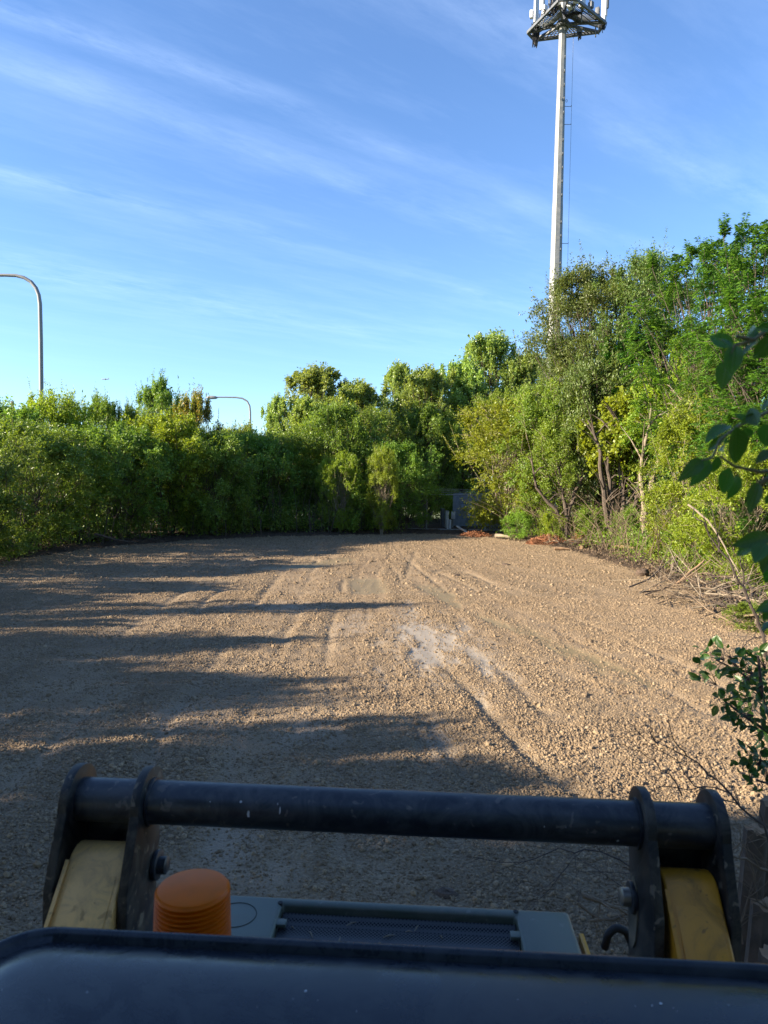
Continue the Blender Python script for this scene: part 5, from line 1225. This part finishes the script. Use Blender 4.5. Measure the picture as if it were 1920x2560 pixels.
# leafy sapling on the right, about four metres away
DS = 3.9
sb = P(2000, 2300, DS); sap = empty('leafy_sapling', (sb.x, DS, 0), 0, 'dark green leafy sapling reaching in at the lower right edge, in the shade', 'sapling')
def SP(px, py, d=DS): return P(px, py, d) - sap.location
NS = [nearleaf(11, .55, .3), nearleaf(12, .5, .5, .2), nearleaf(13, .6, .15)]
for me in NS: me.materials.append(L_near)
CL = [((1775, 1650), 38, 60, 20), ((1760, 1680), 26, 30, 9), ((1820, 1640), 30, 26, 12), ((1850, 1680), 45, 42, 34), ((1895, 1665), 40, 55, 36), ((1880, 1735), 48, 50, 36), ((1810, 1750), 28, 26, 16), ((1850, 1790), 34, 30, 20),
      ((1910, 1790), 36, 50, 22), ((1885, 1890), 40, 32, 22), ((1905, 1940), 30, 38, 18), ((1870, 1925), 22, 20, 8), ((1915, 1850), 24, 24, 8), ((1850, 1905), 26, 20, 6), ((1925, 1720), 30, 60, 24)]
rs_ = random.Random(23); stems_ = []
for ci, ((cx, cy), rx, ry, n_) in enumerate(CL):
    dd_ = DS + rs_.uniform(-.15, .2); cen = SP(cx, cy, dd_); hubp = cen + Vector((rs_.uniform(.03, .1), .03, rs_.uniform(-.08, .0)))
    for k in range(n_):
        a = rs_.random() * 6.28; q_ = math.sqrt(rs_.random()) * .85
        b_ = SP(cx + math.cos(a) * rx * q_, cy + math.sin(a) * ry * q_, dd_ + rs_.uniform(-.08, .08)); L = rs_.uniform(.042, .075)
        out_d = (b_ - hubp).normalized() * .7 + Vector((rs_.gauss(0, .5), rs_.gauss(0, .5), rs_.gauss(-.1, .5))); out_d.normalize()
        put_leaf(sap, b_, b_ + out_d * L, rs_.randrange(10000), NS[rs_.randrange(3)], face=False)
        if k % 2 == 0: stems_.append((hubp, b_))
mb = MB()
for a_, b_ in stems_: mb.tube([a_, a_.lerp(b_, .5) + Vector((0, 0, .006)), b_], [.003, .002, .001], 4, cap=False)
for path in ([(2000, 2200), (1975, 1990), (1940, 1850), (1900, 1720), (1850, 1680), (1790, 1650)], [(1960, 1930), (1900, 1900)], [(1935, 1840), (1860, 1790), (1815, 1755)], [(1905, 1730), (1895, 1640)], [(1850, 1680), (1822, 1640)], [(1975, 2000), (1925, 1960), (1890, 1950)]):
    mb.tube([SP(*q_) for q_ in path], [.010 - .007 * k / len(path) for k in range(len(path))], 6)
mb.tube([SP(2000, 2200), Vector((0, 0, 0))], [.010, .02], 8)
mb.obj('stems', M_twig, sap, smooth=True)
def bare(label, d, paths, r0=.010, extra=26, seed=1, nm='bare_branch', mat=M_twig, subl=(.12, .5)):
    r = random.Random(seed); b_ = P(paths[0][0][0], paths[0][0][1], d); mb = MB(); root_l = Vector((b_.x, d, 0))
    for pi_, path in enumerate(paths):
        pts = [P(x, y, d + (pi_ % 3) * .05) - root_l for x, y in path]; n_ = len(pts); q0 = r0 * (1 if pi_ == 0 else .55)
        fine = []
        for i in range(n_ - 1):
            for k in range(3): fine.append(pts[i].lerp(pts[i + 1], k / 3) + Vector((r.gauss(0, .008), r.gauss(0, .01), r.gauss(0, .008))))
        fine.append(pts[-1]); m_ = len(fine); mb.tube(fine, [q0 * (1 - .8 * i / m_) for i in range(m_)], 6)
        for k in range(extra):
            i = r.randrange(1, m_ - 1); t_ = (fine[i + 1] - fine[i - 1]).normalized(); dv = (t_ + Vector((r.gauss(0, .6), r.gauss(0, .5), r.gauss(.1, .6)))).normalized() * r.uniform(*subl) * (d / 4)
            mb.tube([fine[i], fine[i] + dv * .5 + Vector((0, 0, .01)), fine[i] + dv], [q0 * .3, q0 * .2, .0012], 4, cap=False)
    o = mb.obj(nm, mat, smooth=True); o.location = root_l; tag(o, label, 'branch', 'bare branches at the right'); return o
bare('thin dark bare branch rising from the leafy sapling up across the brush pile', 4.3, [[(1915, 1640), (1895, 1560), (1880, 1510), (1850, 1450), (1800, 1380), (1760, 1310), (1735, 1270)], [(1868, 1500), (1862, 1430), (1850, 1370)], [(1912, 1590), (1870, 1600), (1845, 1628)], [(1800, 1380), (1790, 1320)]], .011, 9, 3, subl=(.06, .22))
bare('long dark bare twigs arching over the gravel beside the right end of the tube', 3.4, [[(1960, 2130), (1880, 2040), (1800, 1955), (1720, 1895), (1640, 1855)], [(1960, 2100), (1840, 2010), (1740, 1960), (1660, 1880), (1590, 1830), (1530, 1840)], [(1830, 1985), (1760, 1965), (1650, 1965), (1600, 1985)], [(1720, 1895), (1690, 1850), (1668, 1800)], [(1640, 1855), (1630, 1825)], [(1700, 1985), (1660, 1920), (1600, 1880), (1550, 1860)]], .007, 10, 5, subl=(.05, .3))
bare('tangle of thin twigs lying on the gravel behind the tube, left of the right plates', 4.4, [[(1640, 2200), (1500, 2130), (1400, 2120), (1300, 2160), (1150, 2140)], [(1640, 2120), (1560, 2090), (1450, 2100)], [(1660, 2180), (1540, 2180), (1400, 2180)], [(1420, 2170), (1360, 2230), (1300, 2290)], [(1600, 2240), (1500, 2180), (1420, 2130)], [(1640, 2250), (1520, 2280), (1440, 2250)]], .006, 14, 7, subl=(.06, .4))
bare('light brown cut canes piled against the stumps right of the machine', 3.6, [[(1960, 2200), (1870, 2150), (1800, 2130)], [(1960, 2280), (1860, 2240)], [(1900, 2330), (1880, 2180), (1850, 2060)], [(1960, 2120), (1880, 2080)], [(1850, 2350), (1870, 2250), (1930, 2190)]], .010, 7, 9, mat=M_brush, subl=(.08, .35))
bare('broken pale sticks on the ground between the engine cover and the right plates', 4.0, [[(1460, 2240), (1520, 2262), (1600, 2300)], [(1480, 2300), (1560, 2290), (1620, 2280)], [(1440, 2260), (1540, 2320)]], .016, 8, 13, mat=M_brush, subl=(.1, .4))
